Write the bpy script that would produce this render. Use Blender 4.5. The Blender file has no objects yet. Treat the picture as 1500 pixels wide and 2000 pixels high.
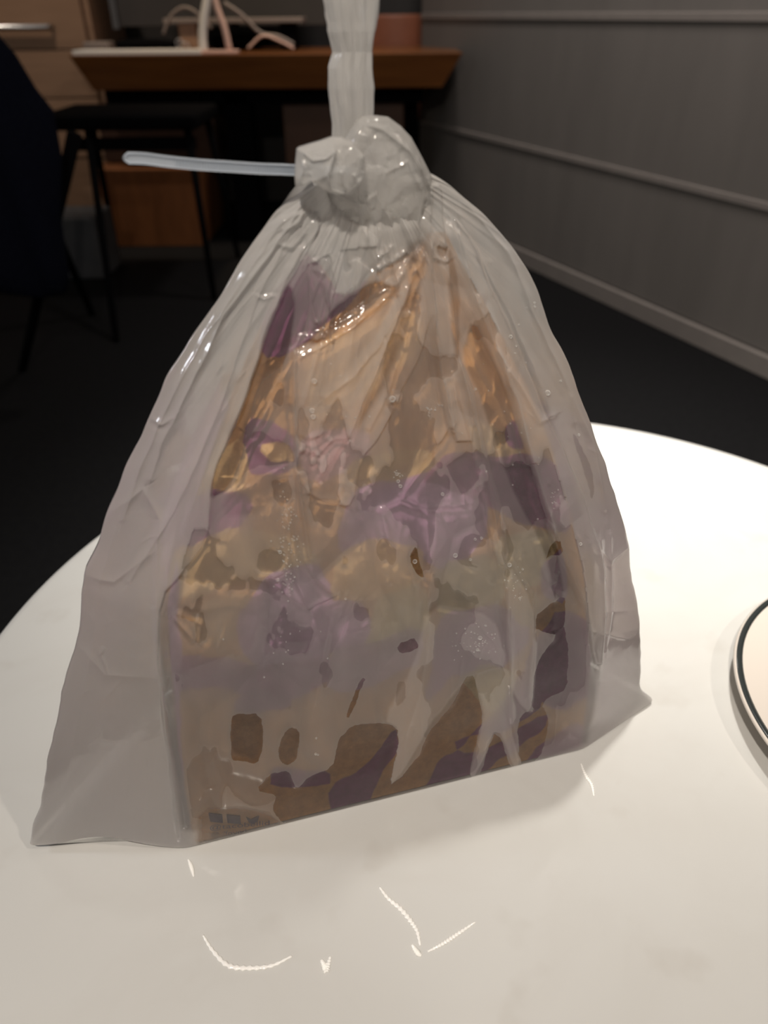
import bpy, bmesh, math, random
import numpy as np
from mathutils import Vector, Matrix

SC = bpy.context.scene
COL = SC.collection
rnd = random.Random(7)
NR = np.random.RandomState(11)

# ------------------------------------------------------------------ camera
FPX = 1450.0
PITCH = math.radians(34.0); ROLL = math.radians(.5)
TZ = .46                      # top of the marble table
CZ = TZ + .42                 # camera height
cam_d = bpy.data.cameras.new('camera'); cam = bpy.data.objects.new('camera', cam_d); COL.objects.link(cam)
cam_d.sensor_fit = 'VERTICAL'; cam_d.sensor_height = 36.0; cam_d.sensor_width = 27.0
cam_d.lens = 36.0 * FPX / 2000.0
cam.matrix_world = (Matrix.Translation((0, 0, CZ)) @ Matrix.Rotation(math.pi/2 - PITCH, 4, 'X')
                    @ Matrix.Rotation(-ROLL, 4, 'Z'))
cam_d.clip_start = .01
cam_d.dof.use_dof = True; cam_d.dof.focus_distance = .43; cam_d.dof.aperture_fstop = 6.2
SC.camera = cam

# ------------------------------------------------------------------ world, lights, exposure
SC.view_settings.view_transform = 'Standard'; SC.view_settings.look = 'None'
SC.view_settings.gamma = 1.0; SC.view_settings.use_curve_mapping = False
SC.view_settings.exposure = 0.22
W = bpy.data.worlds.new('room_air'); SC.world = W; W.use_nodes = True
W.node_tree.nodes['Background'].inputs[0].default_value = (1.0, .93, .86, 1)
W.node_tree.nodes['Background'].inputs[1].default_value = .10

def lamp(name, kind, loc, aim, power, size=.1, color=(1, .9, .78), spot=None, blend=.5):
    d = bpy.data.lights.new(name, kind); d.energy = power; d.color = color
    if kind == 'AREA': d.shape = 'DISK'; d.size = size
    else: d.shadow_soft_size = size
    if kind == 'SPOT': d.spot_size = math.radians(spot); d.spot_blend = blend
    o = bpy.data.objects.new(name, d); COL.objects.link(o); o.location = loc
    o.rotation_euler = (Vector(aim) - Vector(loc)).to_track_quat('-Z', 'Y').to_euler()
    return o
lamp('downlight_over_table', 'SPOT', (.24, .84, 2.45), (.30, 1.08, TZ), 235, .06, (1, .95, .87), 56, 1.0)
lamp('fill_behind_camera', 'AREA', (-.12, -.34, 1.62), (.1, .30, .75), 9.6, .05, (1, .90, .79))  # unseen fill lamp added to brighten the front of the bag
lamp('downlight_at_right', 'AREA', (.95, -.25, 2.0), (.05, .32, .65), 5.5, .05, (1, .88, .76))
lamp('cool_fill_left', 'AREA', (-1.4, .30, 1.35), (.0, .33, .65), 2.6, .16, (.84, .90, 1))  # unseen cool fill lamp added at the left of the bag
lamp('downlight_over_desk', 'SPOT', (-.5, 3.1, 2.4), (-.5, 3.5, .75), 52, .08, (1, .74, .45), 52, .8)
lamp('downlight_at_cabinet', 'SPOT', (-1.6, 3.1, 2.4), (-1.75, 3.9, .7), 40, .08, (1, .84, .68), 70, .6)
lamp('wall_fill_far', 'SPOT', (.22, 2.95, 2.5), (.75, 3.1, .5), 60, .12, (1, .91, .85), 130, .9)  # unseen spot added to brighten the far end of the grey wall
lamp('wall_fill_near', 'SPOT', (.5, 1.55, 2.5), (1.15, 2.0, .5), 62, .12, (1, .91, .87), 110, .9)  # unseen spot added to brighten the nearer part of the grey wall

# ------------------------------------------------------------------ measuring helpers (metres from the camera model)
_cr, _sr = math.cos(ROLL), math.sin(ROLL)
def rays(P):
    P = np.atleast_2d(np.asarray(P, float))
    a = (P[:, 0]-750)/FPX; v = (1000-P[:, 1])/FPX
    u = _cr*a - _sr*v; v = _sr*a + _cr*v
    return np.stack([u, math.cos(PITCH)+v*math.sin(PITCH), -math.sin(PITCH)+v*math.cos(PITCH)], 1)
O = np.array([0, 0, CZ])
def atz(x, y, z): r = rays((x, y))[0]; return O + r*(z-CZ)/r[2]
def aty(x, y, Y): r = rays((x, y))[0]; return O + r*Y/r[1]
def project(P):
    d = np.asarray(P) - O
    fw = d[:, 1]*math.cos(PITCH) - d[:, 2]*math.sin(PITCH)
    v = (d[:, 1]*math.sin(PITCH) + d[:, 2]*math.cos(PITCH))/fw; u = d[:, 0]/fw
    a = _cr*u + _sr*v; v = -_sr*u + _cr*v
    return np.stack([750+a*FPX, 1000-v*FPX], 1)
F0 = atz(368, 1660, TZ); F1 = atz(1130, 1482, TZ)
AX = (F1-F0)/np.linalg.norm(F1-F0)              # along the front of the paper bag
NB = np.array([-AX[1], AX[0], 0.])              # towards its back
def unproj(P, off):
    """pixels -> points on the upright surface whose distance behind the bag's front foot line is off(height)"""
    r = rays(P); o = np.zeros(len(r))
    for _ in range(25):
        t = ((F0-O)@NB + o)/(r@NB); p = O + r*t[:, None]
        o = .5*o + .5*off(p[:, 2]-TZ)
    return p

# ------------------------------------------------------------------ numpy noise
_T = NR.rand(64, 64, 64).astype(np.float32)
def vnoise(x, y, z=0.):
    x = np.asarray(x, float); y = np.asarray(y, float); z = np.broadcast_to(np.asarray(z, float), x.shape)
    xi = np.floor(x).astype(int); yi = np.floor(y).astype(int); zi = np.floor(z).astype(int)
    fx = x-xi; fy = y-yi; fz = z-zi
    fx = fx*fx*(3-2*fx); fy = fy*fy*(3-2*fy); fz = fz*fz*(3-2*fz)
    def g(a, b, c): return _T[(xi+a) % 64, (yi+b) % 64, (zi+c) % 64]
    c00 = g(0,0,0)*(1-fx)+g(1,0,0)*fx; c10 = g(0,1,0)*(1-fx)+g(1,1,0)*fx
    c01 = g(0,0,1)*(1-fx)+g(1,0,1)*fx; c11 = g(0,1,1)*(1-fx)+g(1,1,1)*fx
    return (c00*(1-fy)+c10*fy)*(1-fz) + (c01*(1-fy)+c11*fy)*fz
def fbm(x, y, z=0., n=4):
    s = 0; a = .5
    for i in range(n): s = s + a*vnoise(x*2**i+7.3*i, y*2**i+3.1*i, z*2**i if np.ndim(z) else z+5.7*i); a *= .5
    return s/(1-.5**n)
def ridged(x, y, z=0., n=3):
    s = 0; a = .5
    for i in range(n): s = s + a*(1-np.abs(2*vnoise(x*2**i+11*i, y*2**i+5*i, z if not np.ndim(z) else z*2**i)-1)); a *= .5
    return s/(1-.5**n)
def facets(x, y, seed, n=90, sx=1., sy=1.):
    """crumple made of many flat facets: max of random planes per cell, gives sharp straight creases"""
    r = np.random.RandomState(seed); best = np.full(x.shape, 1e9); second = best.copy()
    cx = r.rand(n)*sx; cy = r.rand(n)*sy; h = r.rand(n); gx = r.randn(n); gy = r.randn(n)
    out = np.zeros(x.shape)
    for k in range(n):
        d = (x-cx[k])**2+(y-cy[k])**2
        m = d < best
        second = np.where(m, best, np.minimum(second, d)); best = np.where(m, d, best)
    return np.sqrt(second)-np.sqrt(best)
def seg_dist(X, Y, pts):
    """distance to a polyline and signed side"""
    best = np.full(X.shape, 1e9); side = np.zeros(X.shape); par = np.zeros(X.shape)
    L = 0; lens = [math.dist(pts[i], pts[i+1]) for i in range(len(pts)-1)]; tot = sum(lens)
    for i in range(len(pts)-1):
        (ax, ay), (bx, by) = pts[i], pts[i+1]
        dx, dy = bx-ax, by-ay; l2 = dx*dx+dy*dy+1e-9
        t = np.clip(((X-ax)*dx+(Y-ay)*dy)/l2, 0, 1)
        qx = X-ax-t*dx; qy = Y-ay-t*dy; d = np.hypot(qx, qy); m = d < best
        best = np.where(m, d, best); side = np.where(m, np.sign(dx*qy-dy*qx), side)
        par = np.where(m, (L+t*lens[i])/tot, par); L += lens[i]
    return best, side, par
def poly_sdf(X, Y, pts, rounded=True):
    """signed distance to a closed outline, positive inside"""
    xs = [p[0] for p in pts]; ys = [p[1] for p in pts]; mk = (X > min(xs)-45) & (X < max(xs)+45) & (Y > min(ys)-45) & (Y < max(ys)+45)
    full = np.full(X.shape, -45.); X = X[mk]; Y = Y[mk]; n = len(pts)
    if rounded:
        q = []
        for i in range(n):
            a, b = pts[i], pts[(i+1) % n]; q += [(a[0]*.8+b[0]*.2, a[1]*.8+b[1]*.2), (a[0]*.2+b[0]*.8, a[1]*.2+b[1]*.8)]
        pts = q; n = len(pts)
    best = np.full(X.shape, 1e9); ins = np.zeros(X.shape, bool)
    for i in range(n):
        (ax, ay), (bx, by) = pts[i], pts[(i+1) % n]
        dx, dy = bx-ax, by-ay; l2 = dx*dx+dy*dy+1e-9
        t = np.clip(((X-ax)*dx+(Y-ay)*dy)/l2, 0, 1)
        best = np.minimum(best, (X-ax-t*dx)**2+(Y-ay-t*dy)**2)
        c = ((ay > Y) != (by > Y)) & (X < (bx-ax)*(Y-ay)/(by-ay+1e-12)+ax)
        ins ^= c
    full[mk] = np.maximum(np.where(ins, 1, -1)*np.sqrt(best), -45); return full
def sstep(a, b, x): t = np.clip((x-a)/(b-a), 0, 1); return t*t*(3-2*t)

# ------------------------------------------------------------------ object helpers
def tag(o, label=None, cat=None, group=None, kind=None):
    if label: o['label'] = label
    if cat: o['category'] = cat
    if group: o['group'] = group
    if kind: o['kind'] = kind
    return o
def empty(name, loc, label, cat, group=None):
    o = bpy.data.objects.new(name, None); COL.objects.link(o); o.location = loc; o.empty_display_size = .05
    return tag(o, label, cat, group)
def link_mesh(name, me, mat, parent=None):
    o = bpy.data.objects.new(name, me); COL.objects.link(o)
    if mat: me.materials.append(mat)
    if parent:
        o.parent = parent; o.matrix_parent_inverse = Matrix.Translation(-Vector(parent.location)) if parent.type == 'EMPTY' else Matrix.Identity(4)
    return o
def grid_mesh(name, V, rows, cols, closed=False):
    V = np.asarray(V, np.float32); me = bpy.data.meshes.new(name)
    r = np.arange(rows-1)[:, None]; nc = cols if closed else cols-1; c = np.arange(nc)[None, :]
    c2 = (c+1) % cols
    F = np.stack([r*cols+c, r*cols+c2, (r+1)*cols+c2, (r+1)*cols+c], -1).reshape(-1, 4)
    set_mesh(me, V, F); return me
def set_mesh(me, V, F):
    me.vertices.add(len(V)); me.vertices.foreach_set('co', np.ascontiguousarray(V, np.float32).ravel())
    me.loops.add(F.size); me.loops.foreach_set('vertex_index', F.astype(np.int32).ravel())
    me.polygons.add(len(F)); me.polygons.foreach_set('loop_start', np.arange(0, F.size, 4, dtype=np.int32))
    me.polygons.foreach_set('loop_total', np.full(len(F), 4, np.int32))
    me.polygons.foreach_set('use_smooth', np.ones(len(F), bool))
    me.update(calc_edges=True); me.validate()
def fattr(me, name, arr):
    a = me.attributes.new(name, 'FLOAT', 'POINT'); a.data.foreach_set('value', np.asarray(arr, np.float32).ravel())
def cattr(me, name, rgb):
    a = me.attributes.new(name, 'FLOAT_COLOR', 'POINT')
    a.data.foreach_set('color', np.c_[rgb, np.ones(len(rgb))].astype(np.float32).ravel())
def bm_obj(name, bm, mat, parent=None, smooth=False, bevel=0):
    if bevel:
        bmesh.ops.bevel(bm, geom=[e for e in bm.edges], offset=bevel, segments=2, affect='EDGES', profile=.5)
    bmesh.ops.recalc_face_normals(bm, faces=bm.faces)
    me = bpy.data.meshes.new(name); bm.to_mesh(me); bm.free()
    if smooth:
        for p in me.polygons: p.use_smooth = True
    return link_mesh(name, me, mat, parent)
def add_box(bm, lo, hi, M=None):
    v = [bm.verts.new(Vector((x, y, z)) if M is None else M @ Vector((x, y, z)))
         for x in (lo[0], hi[0]) for y in (lo[1], hi[1]) for z in (lo[2], hi[2])]
    for f in ((0,1,3,2), (4,6,7,5), (0,4,5,1), (2,3,7,6), (0,2,6,4), (1,5,7,3)): bm.faces.new([v[i] for i in f])
def box(name, lo, hi, mat, parent=None, bevel=0, M=None):
    bm = bmesh.new(); add_box(bm, lo, hi, M); return bm_obj(name, bm, mat, parent, bevel=bevel)
def add_hull8(bm, pts):      # 8 corners: bottom loop (4) then top loop (4)
    v = [bm.verts.new(p) for p in pts]
    for f in ((3,2,1,0), (4,5,6,7), (0,1,5,4), (1,2,6,5), (2,3,7,6), (3,0,4,7)): bm.faces.new([v[i] for i in f])
def add_tube(bm, pts, rad, n=10):
    pts = [Vector(p) for p in pts]; rings = []; up = Vector((.13, .21, .97))
    for i, p in enumerate(pts):
        t = (pts[min(i+1, len(pts)-1)]-pts[max(i-1, 0)]).normalized()
        if abs(t.dot(up)) > .98: up = Vector((1, .1, 0))
        s = t.cross(up).normalized(); q = s.cross(t).normalized(); r = rad[i] if hasattr(rad, '__len__') else rad
        rings.append([bm.verts.new(p+(s*math.cos(a)+q*math.sin(a))*r) for a in [2*math.pi*k/n for k in range(n)]])
    for a, b in zip(rings, rings[1:]):
        for k in range(n): bm.faces.new((a[k], a[(k+1) % n], b[(k+1) % n], b[k]))
    bm.faces.new(rings[0][::-1]); bm.faces.new(rings[-1])
def tube(name, pts, rad, mat, parent=None, n=10):
    bm = bmesh.new(); add_tube(bm, pts, rad, n); return bm_obj(name, bm, mat, parent, smooth=True)
def add_lathe(bm, prof, c, n=96):
    rings = []
    for r, z in prof:
        rings.append([bm.verts.new((c[0]+r*math.cos(2*math.pi*k/n), c[1]+r*math.sin(2*math.pi*k/n), c[2]+z)) for k in range(n)] if r > 1e-6
                     else [bm.verts.new((c[0], c[1], c[2]+z))])
    for a, b in zip(rings, rings[1:]):
        for k in range(n):
            k2 = (k+1) % n
            if len(a) == 1: bm.faces.new((a[0], b[k], b[k2]))
            elif len(b) == 1: bm.faces.new((a[k], a[k2], b[0]))
            else: bm.faces.new((a[k], a[k2], b[k2], b[k]))
def smooth_pts(pts, n):
    """Catmull-Rom through the points"""
    P = [Vector(p) for p in pts]; out = []
    P = [2*P[0]-P[1]]+P+[2*P[-1]-P[-2]]; m = len(P)-3
    for i in range(n+1):
        t = i/n*m; k = min(int(t), m-1); t -= k; a, b, c, d = P[k:k+4]
        out.append(.5*((2*b)+(c-a)*t+(2*a-5*b+4*c-d)*t*t+(3*b-a-3*c+d)*t**3))
    return out

# ------------------------------------------------------------------ materials
class NT:
    def __init__(s, name):
        s.m = bpy.data.materials.new(name); s.m.use_nodes = True; s.t = s.m.node_tree; s.t.nodes.clear()
        s.out = s.n('ShaderNodeOutputMaterial')
    def n(s, k, **kw):
        nd = s.t.nodes.new(k)
        for a, b in kw.items(): setattr(nd, a, b)
        return nd
    def l(s, a, b): s.t.links.new(a, b)
    def math(s, op, a, b=None, c=None, clamp=False):
        nd = s.n('ShaderNodeMath', operation=op, use_clamp=clamp)
        for i, v in enumerate((a, b, c)):
            if v is None: continue
            if isinstance(v, (int, float)): nd.inputs[i].default_value = v
            else: s.l(v, nd.inputs[i])
        return nd.outputs[0]
def ramp(t, fac, stops, interp='LINEAR'):
    r = t.n('ShaderNodeValToRGB'); r.color_ramp.interpolation = interp; e = r.color_ramp.elements
    while len(e) < len(stops): e.new(.5)
    for k, (p, c) in enumerate(stops): e[k].position = p; e[k].color = (*c, 1)
    t.l(fac, r.inputs[0]); return r.outputs[0]
def pbr(name, col, rough=.6, metal=0, noise=None, bump=0, scale=40, coat=0, stretch=(1, 1, 1), spec=.5):
    t = NT(name); b = t.n('ShaderNodeBsdfPrincipled'); t.l(b.outputs[0], t.out.inputs[0])
    b.inputs['Roughness'].default_value = rough; b.inputs['Metallic'].default_value = metal
    b.inputs['Coat Weight'].default_value = coat; b.inputs['Specular IOR Level'].default_value = spec
    b.inputs['Base Color'].default_value = (*col, 1)
    if noise or bump:
        tc = t.n('ShaderNodeTexCoord'); mp = t.n('ShaderNodeMapping'); mp.inputs['Scale'].default_value = stretch
        t.l(tc.outputs['Object'], mp.inputs[0]); nz = t.n('ShaderNodeTexNoise')
        nz.inputs['Scale'].default_value = scale; nz.inputs['Detail'].default_value = 6; nz.inputs['Roughness'].default_value = .6
        t.l(mp.outputs[0], nz.inputs[0])
        if noise: t.l(ramp(t, nz.outputs[0], [(.3, col), (.7, noise)]), b.inputs['Base Color'])
        if bump:
            bp = t.n('ShaderNodeBump'); bp.inputs['Strength'].default_value = bump; bp.inputs['Distance'].default_value = .002
            t.l(nz.outputs[0], bp.inputs['Height']); t.l(bp.outputs[0], b.inputs['Normal'])
    return t.m

def mat_marble():
    t = NT('white_marble'); b = t.n('ShaderNodeBsdfPrincipled'); t.l(b.outputs[0], t.out.inputs[0])
    tc = t.n('ShaderNodeTexCoord')
    n1 = t.n('ShaderNodeTexNoise'); n1.inputs['Scale'].default_value = 5.5; n1.inputs['Detail'].default_value = 7; n1.inputs['Distortion'].default_value = 1.3
    t.l(tc.outputs['Object'], n1.inputs[0])
    n2 = t.n('ShaderNodeTexNoise'); n2.inputs['Scale'].default_value = 22; n2.inputs['Detail'].default_value = 3
    t.l(tc.outputs['Object'], n2.inputs[0])
    v = t.math('ABSOLUTE', t.math('SUBTRACT', n1.outputs[0], .5))
    vein = t.math('SUBTRACT', 1.0, t.math('MULTIPLY', v, 14.0), clamp=True)
    spot = t.math('MULTIPLY', t.math('SUBTRACT', n2.outputs[0], .62, clamp=True), 3.2, clamp=True)
    f = t.math('ADD', t.math('MULTIPLY', t.math('MULTIPLY', vein, n2.outputs[0]), .12), t.math('MULTIPLY', spot, .5), clamp=True)
    t.l(ramp(t, f, [(0, (.60, .597, .578)), (1, (.42, .385, .34))]), b.inputs['Base Color'])
    b.inputs['Roughness'].default_value = .3; b.inputs['Specular IOR Level'].default_value = .25; b.inputs['Coat Weight'].default_value = .3; b.inputs['Coat Roughness'].default_value = .09
    return t.m

def mat_film(name='milky_plastic_film'):
    t = NT(name)
    hz = t.n('ShaderNodeAttribute'); hz.attribute_name = 'haze'
    wt = t.n('ShaderNodeAttribute'); wt.attribute_name = 'wet'
    tc = t.n('ShaderNodeTexCoord')
    nz = t.n('ShaderNodeTexNoise'); nz.inputs['Scale'].default_value = 190; nz.inputs['Detail'].default_value = 6; nz.inputs['Roughness'].default_value = .62
    t.l(tc.outputs['Object'], nz.inputs[0])
    # wet contact patches: signed distance (in mm) plus ragged noise, sharp threshold
    w = t.math('ADD', wt.outputs['Fac'], t.math('MULTIPLY', t.math('SUBTRACT', nz.outputs[0], .5), 1.5))
    wet = t.math('ADD', t.math('MULTIPLY', w, 3.0), .5, clamp=True)
    dm = t.n('ShaderNodeAttribute'); dm.attribute_name = 'damp'
    w2 = t.math('ADD', dm.outputs['Fac'], t.math('MULTIPLY', t.math('SUBTRACT', nz.outputs[0], .5), 1.6))
    damp = t.math('ADD', t.math('MULTIPLY', w2, 2.0), .5, clamp=True)
    fc = t.n('ShaderNodeLayerWeight'); fc.inputs[0].default_value = .5
    graze = t.math('POWER', fc.outputs['Facing'], 2.0)      # a longer way through the film when it is seen edge-on
    h0 = t.math('MULTIPLY', hz.outputs['Fac'], t.math('SUBTRACT', 1.0, t.math('MULTIPLY', damp, .36)))
    h0 = t.math('MULTIPLY', h0, t.math('SUBTRACT', 1.0, t.math('MULTIPLY', wet, .95)))
    haze = t.math('ADD', h0, t.math('MULTIPLY', t.math('MULTIPLY', t.math('MULTIPLY', hz.outputs['Fac'], t.math('SUBTRACT', 1.0, t.math('MULTIPLY', wet, .8))), graze), .75), clamp=True)
    tr = t.n('ShaderNodeBsdfTransparent'); tr.inputs[0].default_value = (.985, .98, .975, 1)
    rf = t.n('ShaderNodeBsdfRefraction'); rf.inputs['Color'].default_value = (.98, .975, .97, 1)
    rf.inputs['IOR'].default_value = 1.12; rf.inputs['Roughness'].default_value = .38
    tl = t.n('ShaderNodeBsdfTranslucent'); tl.inputs[0].default_value = (.99, .968, .94, 1)
    df = t.n('ShaderNodeBsdfDiffuse'); df.inputs[0].default_value = (.99, .968, .94, 1)
    milk = t.n('ShaderNodeMixShader'); milk.inputs[0].default_value = .32; t.l(tl.outputs[0], milk.inputs[1]); t.l(df.outputs[0], milk.inputs[2])
    # the clear share is part straight, part blurred
    clear = t.n('ShaderNodeMixShader'); t.l(t.math('MULTIPLY', haze, .75, clamp=True), clear.inputs[0])
    t.l(tr.outputs[0], clear.inputs[1]); t.l(rf.outputs[0], clear.inputs[2])
    mx = t.n('ShaderNodeMixShader'); t.l(haze, mx.inputs[0]); t.l(clear.outputs[0], mx.inputs[1]); t.l(milk.outputs[0], mx.inputs[2])
    gl = t.n('ShaderNodeBsdfGlossy'); gl.inputs['Roughness'].default_value = .085
    bn = t.n('ShaderNodeTexNoise'); bn.inputs['Scale'].default_value = 420; bn.inputs['Detail'].default_value = 2
    t.l(tc.outputs['Object'], bn.inputs[0])
    bp = t.n('ShaderNodeBump'); bp.inputs['Strength'].default_value = .10; bp.inputs['Distance'].default_value = .0006
    t.l(bn.outputs[0], bp.inputs['Height']); t.l(bp.outputs[0], gl.inputs['Normal'])
    fr = t.n('ShaderNodeFresnel'); fr.inputs[0].default_value = 1.5
    lw = t.math('ADD', t.math('MULTIPLY', fr.outputs[0], 1.1), .0, clamp=True)
    fin = t.n('ShaderNodeMixShader'); t.l(lw, fin.inputs[0]); t.l(mx.outputs[0], fin.inputs[1]); t.l(gl.outputs[0], fin.inputs[2])
    t.l(fin.outputs[0], t.out.inputs[0]); return t.m

def mat_paper():
    t = NT('printed_kraft_paper'); b = t.n('ShaderNodeBsdfPrincipled'); t.l(b.outputs[0], t.out.inputs[0])
    at = t.n('ShaderNodeAttribute'); at.attribute_name = 'print'
    tc = t.n('ShaderNodeTexCoord'); nz = t.n('ShaderNodeTexNoise'); nz.inputs['Scale'].default_value = 160; nz.inputs['Detail'].default_value = 8; nz.inputs['Roughness'].default_value = .7
    t.l(tc.outputs['Object'], nz.inputs[0])
    mx = t.n('ShaderNodeMix', data_type='RGBA', blend_type='MULTIPLY'); mx.inputs[0].default_value = 1
    t.l(at.outputs['Color'], mx.inputs[6]); t.l(ramp(t, nz.outputs[0], [(.3, (.72, .70, .67)), (.7, (1.12, 1.08, 1.05))]), mx.inputs[7])
    t.l(mx.outputs[2], b.inputs['Base Color']); b.inputs['Roughness'].default_value = .42
    bp = t.n('ShaderNodeBump'); bp.inputs['Strength'].default_value = .3; bp.inputs['Distance'].default_value = .0004
    t.l(nz.outputs[0], bp.inputs['Height']); t.l(bp.outputs[0], b.inputs['Normal'])
    return t.m

M = {}
M['marble'] = mat_marble(); M['film'] = mat_film(); M['paper'] = mat_paper()
M['floor'] = pbr('dark_carpet_floor', (.0025, .0025, .003), .8, noise=(.005, .005, .0055), bump=.3, scale=60, spec=.15)
M['wall'] = pbr('grey_wall_panel', (.14, .128, .116), .75, noise=(.17, .155, .141), scale=5, stretch=(1, 1, .25))
M['trim'] = pbr('pale_seam', (.21, .188, .172), .6, noise=(.235, .21, .19), scale=14)
M['backwall'] = pbr('charcoal_wall', (.035, .032, .031), .8, noise=(.045, .04, .038), scale=6)
M['dark_wood'] = pbr('dark_brown_wood', (.05, .02, .009), .6, noise=(.07, .028, .012), scale=9)
M['wood'] = pbr('red_brown_desk_wood', (.13, .045, .013), .3, noise=(.20, .075, .020), scale=9, stretch=(.35, 4, 4), coat=.25)
M['leg_wood'] = pbr('orange_brown_wood', (.14, .048, .014), .5, noise=(.20, .072, .022), scale=8, stretch=(3, 3, .5))
M['pale_wood'] = pbr('tan_oak_veneer', (.26, .155, .095), .5, noise=(.33, .20, .125), scale=8, stretch=(.4, 3, 6))
M['black'] = pbr('black_metal', (.002, .002, .0025), .9, spec=.05)
M['navy'] = pbr('navy_wool', (.0022, .0026, .007), .9, noise=(.004, .005, .011), bump=.5, scale=120, spec=.08)
M['leather'] = pbr('brown_leather', (.25, .08, .038), .5, noise=(.30, .10, .048), bump=.2, scale=50)
M['chrome'] = pbr('brushed_steel', (.62, .63, .65), .28, metal=1)
M['white'] = pbr('white_plastic', (.78, .74, .70), .4)
M['pink'] = pbr('pale_pink_plastic', (.62, .42, .36), .45)
M['cable'] = pbr('grey_cable', (.20, .165, .15), .5)
M['grey'] = pbr('grey_fabric_board', (.07, .073, .08), .7, noise=(.09, .092, .098), scale=20)
M['screen'] = pbr('dark_screen', (.02, .02, .024), .3)
M['china'] = pbr('glazed_white_china', (.70, .64, .58), .22, coat=.6)
M['band'] = pbr('dark_green_grey_glaze', (.022, .028, .028), .25, coat=.6)
M['brass_dark'] = pbr('dark_pedestal_metal', (.03, .03, .032), .4, metal=.8)
def mat_nylon():
    t = NT('translucent_nylon'); a = t.n('ShaderNodeBsdfTranslucent'); a.inputs[0].default_value = (.82, .88, .95, 1)
    d = t.n('ShaderNodeBsdfDiffuse'); d.inputs[0].default_value = (.70, .76, .84, 1)
    g = t.n('ShaderNodeBsdfGlossy'); g.inputs['Roughness'].default_value = .2
    m1 = t.n('ShaderNodeMixShader'); m1.inputs[0].default_value = .5; t.l(a.outputs[0], m1.inputs[1]); t.l(d.outputs[0], m1.inputs[2])
    fr = t.n('ShaderNodeFresnel'); fr.inputs[0].default_value = 1.5
    m2 = t.n('ShaderNodeMixShader'); t.l(fr.outputs[0], m2.inputs[0]); t.l(m1.outputs[0], m2.inputs[1]); t.l(g.outputs[0], m2.inputs[2])
    t.l(m2.outputs[0], t.out.inputs[0]); return t.m
M['nylon'] = mat_nylon()
def thin(m):
    m = m.copy(); m.name = 'thin_clear_nylon'; nt = m.node_tree; out = [n for n in nt.nodes if n.type == 'OUTPUT_MATERIAL'][0]; src = out.inputs[0].links[0].from_socket
    tr = nt.nodes.new('ShaderNodeBsdfTransparent'); mx = nt.nodes.new('ShaderNodeMixShader'); mx.inputs[0].default_value = .62
    nt.links.new(tr.outputs[0], mx.inputs[1]); nt.links.new(src, mx.inputs[2]); nt.links.new(mx.outputs[0], out.inputs[0]); return m
M['nylon_thin'] = thin(M['nylon'])
def mat_drop():
    t = NT('clear_water'); a = t.n('ShaderNodeBsdfTransparent'); g = t.n('ShaderNodeBsdfGlossy'); g.inputs['Roughness'].default_value = .05
    lw = t.n('ShaderNodeLayerWeight'); lw.inputs[0].default_value = .45
    m = t.n('ShaderNodeMixShader'); t.l(t.math('ADD', t.math('MULTIPLY', lw.outputs['Facing'], .8), .06, clamp=True), m.inputs[0])
    d = t.n('ShaderNodeBsdfDiffuse'); d.inputs[0].default_value = (.95, .95, .93, 1); mg = t.n('ShaderNodeMixShader'); mg.inputs[0].default_value = .55  # white diffuse share paints the bright rim highlight into each drop
    t.l(g.outputs[0], mg.inputs[1]); t.l(d.outputs[0], mg.inputs[2])
    t.l(a.outputs[0], m.inputs[1]); t.l(mg.outputs[0], m.inputs[2]); t.l(m.outputs[0], t.out.inputs[0]); return t.m
M['drop'] = mat_drop()
M['ink'] = pbr('faint_purple_ink', (.06, .02, .07), .6)
M['streak'] = pbr('glossy_white_caustic', (.97, .96, .93), .12, coat=.8)  # near-white albedo stands in for caustic light on the marble

# ================================================================== THE ROOM
def struct(o): o['kind'] = 'structure'; return o
struct(box('floor', (-3.2, -1.6, -.04), (2.6, 4.5, 0), M['floor']))
struct(box('wall_back', (-3.2, 4.45, 0), (2.6, 4.55, 2.7), M['backwall']))
B0 = atz(1050, 532, 0); B1 = atz(1500, 750, 0); wd = (B0-B1)/np.linalg.norm(B0-B1)   # away from the camera
w_end = aty(829, 300, 4.03); L1 = float((w_end-B1)@wd); L0 = -3.9
Mw = Matrix(((wd[0], wd[1], 0, B1[0]), (wd[1], -wd[0], 0, B1[1]), (0, 0, 1, 0), (0, 0, 0, 1)))   # local x along the wall, y out of the room
wr = struct(box('wall_right', (L0, .012, 0), (L1, .14, 2.7), M['wall'], M=Mw))
for z0, z1 in ((.066, .428), (.444, .852), (.870, 2.7)):
    box('wall_panel', (L0, 0, z0), (L1, .0125, z1), M['wall'], wr, M=Mw, bevel=.0015)
for k, (z0, z1) in enumerate(((.426, .446), (.850, .872))):
    struct(box('trim_%d' % (k+1), (L0, -.006, z0), (L1, .0122, z1), M['trim'], M=Mw, bevel=.002))
struct(box('baseboard_right', (L0, -.012, 0), (L1, .0122, .062), M['trim'], M=Mw, bevel=.004))

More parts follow.
